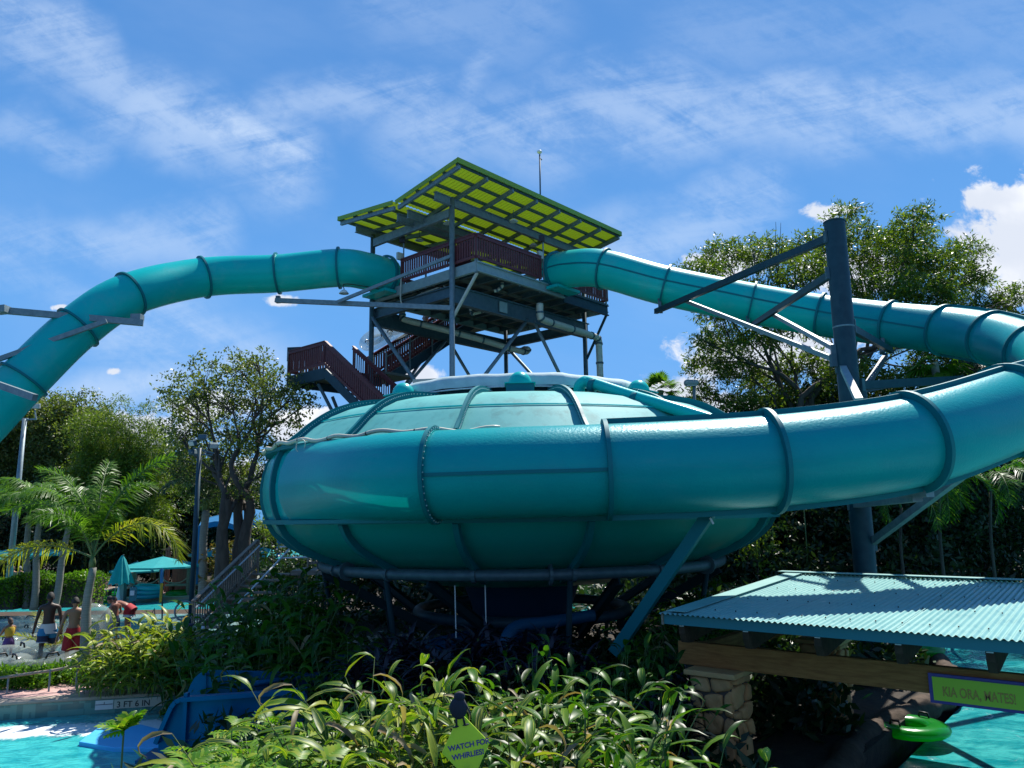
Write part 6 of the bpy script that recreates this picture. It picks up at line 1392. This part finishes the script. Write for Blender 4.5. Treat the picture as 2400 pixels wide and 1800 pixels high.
# ------------------------------------------------------------------ people
def skinmat(n, c): return mat('skin_'+n, c, .5, var=tuple(q*.85 for q in c), vscale=6, spec=.4)
def skin_mesh(name, chains, m, parent, sub=1):
    """chains: list of (points, radii[, link]) -> joined skin surface; first chain's first point is the root"""
    me = bpy.data.meshes.new(name); V = []; E = []; R = []; roots = []
    for pts, rad, lk in chains:
        prev = lk
        if lk is None: roots.append(len(V))
        for p, r_ in zip(pts, rad):
            V.append(tuple(map(float, p))); R.append(r_)
            if prev is not None: E.append((prev, len(V)-1))
            prev = len(V)-1
    me.from_pydata(V, E, []); o = bpy.data.objects.new(name, me); COL.objects.link(o)
    sm = o.modifiers.new('skin', 'SKIN'); sm.use_smooth_shade = True
    sk = me.skin_vertices[0].data if me.skin_vertices else None
    for i, r_ in enumerate(R): me.skin_vertices[0].data[i].radius = (r_ if not hasattr(r_, '__len__') else r_) if hasattr(r_, '__len__') else (r_, r_); me.skin_vertices[0].data[i].use_root = i in roots
    ss = o.modifiers.new('sub', 'SUBSURF'); ss.levels = ss.render_levels = sub
    dg = bpy.context.evaluated_depsgraph_get(); dg.update(); m2 = bpy.data.meshes.new_from_object(o.evaluated_get(dg)); COL.objects.unlink(o); bpy.data.objects.remove(o); bpy.data.meshes.remove(me)
    m2.materials.clear(); m2.name = name; 
    for p in m2.polygons: p.use_smooth = True
    return link(name, m2, m, parent)
def person(label, loc, yaw, h, skin, J={}, hair=(.012, .01, .009), shorts=None, top=None, hairlen=0., girl=False):
    """J overrides joint positions for a 1.75 m figure facing +Y"""
    D = dict(pelvis=(0, 0, .95), waist=(0, .0, 1.10), chest=(0, 0, 1.30), neck=(0, -.01, 1.50), head=(0, .02, 1.63), shl=(-.185, 0, 1.42), shr=(.185, 0, 1.42), ell=(-.25, -.02, 1.13), elr=(.25, -.02, 1.13), wrl=(-.27, .06, .88), wrr=(.27, .06, .88),
             hil=(-.09, 0, .90), hir=(.09, 0, .90), knl=(-.11, .02, .50), knr=(.11, .02, .50), anl=(-.11, -.02, .09), anr=(.11, -.02, .09)); D.update(J); D = {k: np.array(v, float) for k, v in D.items()}
    t_ = thing('person', label, 'person', (0, 0, 0)); sx = .9 if girl else 1.
    ch = [([D['pelvis'], D['waist'], D['chest'], (D['chest']+D['neck'])/2+np.array([0, 0, .03]), D['neck'], D['neck']*.4+D['head']*.6], [(.145, .10), (.125, .09), (.15, .105), (.12, .085), (.052, .052), (.055, .06)], None)]
    for s_ in 'lr':
        sh_, el, wr = D['sh'+s_], D['el'+s_], D['wr'+s_]; ch.append(([sh_, (sh_+el)/2, el, (el*.6+wr*.4), wr, wr+nrm(wr-el)*.05], [.056, .046, .036, .038, .025, .022], 3))
    for s_ in 'lr':
        hi, kn, an = D['hi'+s_], D['kn'+s_], D['an'+s_]; ch.append(([hi, (hi*.6+kn*.4), kn, kn*.65+an*.35, an, an+np.array([0, .06, -.05]), an+np.array([0, .17, -.065])], [.088, .080, .052, .055, .034, .034, .026], 0))
    body = None
    # hands: palm and five unequal curled fingers, each its own chain
    for s_, sg_ in (('l', -1), ('r', 1)):
        el, wr = D['el'+s_], D['wr'+s_]; d = nrm(wr-el); sd = nrm(np.cross(d, [1, 0, 0])) if abs(d[0]) < .9 else np.array([0, 1., 0]); nn = np.cross(d, sd); pc_ = wr+d*.05
        ch.append(([wr+d*.03, wr+d*.10], [(.036, .018), (.034, .014)], None))
        for f, (off, ln) in enumerate(((-.03, .065), (-.01, .078), (.011, .073), (.031, .056))):
            b0_ = wr+d*.10+sd*off; ch.append(([b0_, b0_+d*ln*.5+nn*.006*sg_, b0_+d*ln*.85+nn*.028*sg_], [.0095, .0085, .007], None))
        b0_ = wr+d*.045-sd*.03; ch.append(([b0_, b0_+d*.03-sd*.03, b0_+d*.065-sd*.035+nn*.01*sg_], [.012, .010, .008], None))
    body = skin_mesh('body', ch, skin, t_, 1)
    # head with a face joined into the body mesh
    hd = D['head']; up_ = nrm(hd-D['neck']); fw = nrm(np.array([0, 1, 0])-up_*up_[1]); rt = np.cross(fw, up_); b = MB()
    n, m_ = 20, 14; V = []
    for j in range(m_+1):
        ph = -math.pi/2+math.pi*j/m_
        for k in range(n):
            th = 2*math.pi*k/n; x = math.cos(ph)*math.cos(th); y = math.cos(ph)*math.sin(th); z = math.sin(ph)
            px = x*.074*(1-.22*max(0, -z)); py = y*.094*(1-.05*max(0, -z))+(.012 if z < -.2 and y > 0 else 0); pz = z*.118
            V.append(hd+rt*px+fw*py+up_*pz)
    b.add(V, [(j*n+k, j*n+(k+1) % n, (j+1)*n+(k+1) % n, (j+1)*n+k) for j in range(m_) for k in range(n)])
    b.ell(hd+fw*.098-up_*.012, (.013, .02, .024), 8, 6, rt, fw, up_)
    for s_ in (-1, 1): b.ell(hd+rt*s_*.076-up_*.01, (.012, .022, .032), 8, 6, rt, fw, up_)
    off = len(body.data.vertices); hm = b.build('headtmp', skin, None, True)
    import bmesh
    bm = bmesh.new(); bm.from_mesh(body.data); bm.from_mesh(hm.data); bm.to_mesh(body.data); bm.free(); COL.objects.unlink(hm); bpy.data.objects.remove(hm)
    for p in body.data.polygons: p.use_smooth = True
    MB().ell(hd+fw*.083+rt*.028+up_*.014, .011, 8, 6).ell(hd+fw*.083-rt*.028+up_*.014, .011, 8, 6).build('eyes', blackm, t_, True)
    MB().ell(hd+fw*.092-up_*.052, (.024, .008, .008), 8, 6, rt, fw, up_).build('mouth', mat('lips', (.22, .07, .06), .5), t_, True)
    hm_ = mat('hair', hair, .7, bump=.6, bscale=60); b = MB(); V = []
    r5 = random.Random(int(h*100))
    for j in range(9):
        ph = -math.pi/2*.35+math.pi*.67*j/8 if j < 8 else math.pi/2
        for k in range(n):
            th = 2*math.pi*k/n; y = math.sin(th); lift = .42 if y > .3 else (.0 if y > -.2 else -.25); phh = max(ph, lift) if j < 8 else ph; w_ = 1+r5.uniform(-.03, .05)
            V.append(hd+rt*math.cos(phh)*math.cos(th)*.084*w_+fw*(math.cos(phh)*math.sin(th)*.103*w_-.006)+up_*(math.sin(phh)*.130*w_))
    b.add(V, [(j*n+k, j*n+(k+1) % n, (j+1)*n+(k+1) % n, (j+1)*n+k) for j in range(8) for k in range(n)])
    if hairlen: b.ell(hd-fw*.06-up_*hairlen*.5, (.08, .05, hairlen*.7), 12, 8, rt, fw, up_)
    b.build('hair', hm_, t_, True)
    def legtube(m, z0f, z1f, wid, name):           # cloth around both legs, follows thighs
        b = MB()
        for s_ in 'lr':
            hi, kn = D['hi'+s_], D['kn'+s_]; a_ = hi+(kn-hi)*z0f; c_ = hi+(kn-hi)*z1f; pts = [a_+(c_-a_)*i/5 for i in range(6)]; rs = [.108*wid+.004*i for i in range(6)]; b.tube(pts, rs, 16, False)
        return b.build(name, m, t_, True)
    for (m, z0, z1, name) in (shorts or []):
        if name == 'waistband':
            b = MB(); b.tube([D['pelvis']-np.array([0, 0, .09]), D['pelvis'], (D['pelvis']+D['waist'])/2], .01, 4); b = MB(); ax = nrm(D['waist']-D['pelvis']); rtt = np.array([1., 0, 0]); ff = np.cross(ax, rtt)
            V = [D['pelvis']+ax*zz+rtt*rx*math.cos(2*math.pi*k/20)+ff*ry*math.sin(2*math.pi*k/20) for zz, rx, ry in ((-.14, .20, .125), (-.05, .185, .125), (.04, .165, .115), (.085, .155, .11)) for k in range(20)]
            b.add(V, [(j*20+k, j*20+(k+1) % 20, (j+1)*20+(k+1) % 20, (j+1)*20+k) for j in range(3) for k in range(20)]); b.build('shorts_top', m, t_, True)
        else: legtube(m, z0, z1, 1., name)
    if top:
        ax = nrm(D['neck']-D['waist']); V = []; rtt = nrm(D['shr']-D['shl']); ff = np.cross(ax, rtt); b = MB()
        for f, rx, ry in ((.0, .15, .11), (.35, .17, .125), (.7, .185, .125), (.85, .12, .10)):
            o = D['waist']+(D['neck']-D['waist'])*f
            V += [o+rtt*rx*math.cos(2*math.pi*k/20)+ff*ry*math.sin(2*math.pi*k/20) for k in range(20)]
        b.add(V, [(j*20+k, j*20+(k+1) % 20, (j+1)*20+(k+1) % 20, (j+1)*20+k) for j in range(3) for k in range(20)]); b.build('top', top, t_, True)
    k = h/1.75; t_.location = tuple(map(float, loc)); t_.rotation_euler = (0, 0, yaw); t_.scale = (k, k, k); return t_
redc = mat('red_fabric', (.42, .012, .02), .8); whitec = mat('white_fabric', (.6, .62, .65), .8); bluec = mat('bright_blue_fabric', (.01, .20, .42), .7); yelc = mat('yellow_fabric', (.55, .36, .03), .8); purpc = mat('violet_fabric', (.09, .04, .22), .8)
sk1 = skinmat('deep', (.055, .026, .018)); sk2 = skinmat('tan', (.40, .20, .12)); sk3 = skinmat('ruddy', (.33, .13, .08)); sk4 = skinmat('mid', (.30, .15, .09))
person('tall dark skinned man seen from behind in white and blue swim shorts stepping forward', at(107, 1545, 19.8)*[1, 1, 0], R_(28), 1.83, sk1, dict(anr=(.13, .22, .10), knr=(.13, .20, .50), anl=(-.12, -.30, .12), knl=(-.11, -.05, .50), wrl=(-.30, .12, .88), wrr=(.27, -.06, .86)),
       shorts=[(whitec, 0, 0, 'waistband'), (bluec, -.05, .36, 'shorts_upper'), (navy, .34, .68, 'shorts_lower'), (whitec, .67, .74, 'shorts_hem')])
person('young man with dark wavy hair seen from behind in long red shorts', at(166, 1562, 19.4)*[1, 1, 0], R_(38), 1.74, sk2, dict(elr=(.27, .10, 1.16), wrr=(.16, .27, 1.22), wrl=(-.34, .02, .84), ell=(-.27, -.02, 1.12)),
       shorts=[(redc, 0, 0, 'waistband'), (redc, -.05, .96, 'shorts')])
person('small child in yellow top and violet shorts facing the tall man', at(16, 1552, 20.2)*[1, 1, 0], R_(62), 1.18, sk4, dict(wrl=(-.20, .38, 1.08), wrr=(.22, .36, 1.08), ell=(-.24, .14, 1.16), elr=(.24, .14, 1.16)), hair=(.08, .04, .025), shorts=[(purpc, 0, 0, 'waistband'), (purpc, -.05, .6, 'shorts')], top=yelc, hairlen=.12)
person('man bending far forward over a child in red and white swim shorts', at(300, 1492, 24)*[1, 1, 0], R_(88), 1.78, sk3, dict(waist=(0, .12, 1.04), chest=(0, .32, 1.10), neck=(0, .50, 1.12), head=(0, .60, 1.19), shl=(-.18, .42, 1.06), shr=(.18, .42, 1.06), ell=(-.24, .60, .84), elr=(.24, .56, .84), wrl=(-.16, .78, .68), wrr=(.16, .74, .66), pelvis=(0, 0, .95), knr=(.12, .08, .5)),
       shorts=[(redc, 0, 0, 'waistband'), (redc, -.05, .3, 'shorts'), (whitec, .29, .5, 'shorts_hem')])
person('brown skinned boy leaning on the handrail beneath the bending man', at(266, 1500, 23.6)*[1, 1, 0], R_(70), 1.35, sk3, dict(wrl=(-.2, .35, .95), wrr=(.2, .38, .98), head=(0, .08, 1.62)), shorts=[(navy, 0, 0, 'waistband'), (navy, -.05, .7, 'shorts')])
person('young guest in orange red shirt behind the railings of the stair landing', np.array(S(1.15, .75, ZL)), R_(160), 1.15, sk4, shorts=[(navy, 0, 0, 'waistband'), (navy, -.05, .8, 'shorts')], top=mat('orange_red_fabric', (.55, .06, .02), .8))
person('guest climbing the upper tower flight while carrying the clear raft', np.array(P0*.45+P1*.55-A_u*.6), R_(-40), 1.72, sk4, dict(wrl=(-.2, .2, 1.75), wrr=(.2, .2, 1.75), ell=(-.27, .1, 1.5), elr=(.27, .1, 1.5)), shorts=[(navy, 0, 0, 'waistband'), (navy, -.05, .8, 'shorts')])
for i, (x, lb) in enumerate(((30, 'distant seated guest with bare shoulders under the left umbrella'), (46, 'distant guest with grey hair behind the hedge at far left'))):
    person(lb, at(x, 1350, 40)*[1, 1, 0]-Zv*.35, R_(180), 1.7, (sk2, sk4)[i], hair=((.05, .02, .015), (.25, .24, .22))[i], shorts=[(navy, 0, 0, 'waistband'), (navy, -.05, .8, 'shorts')])
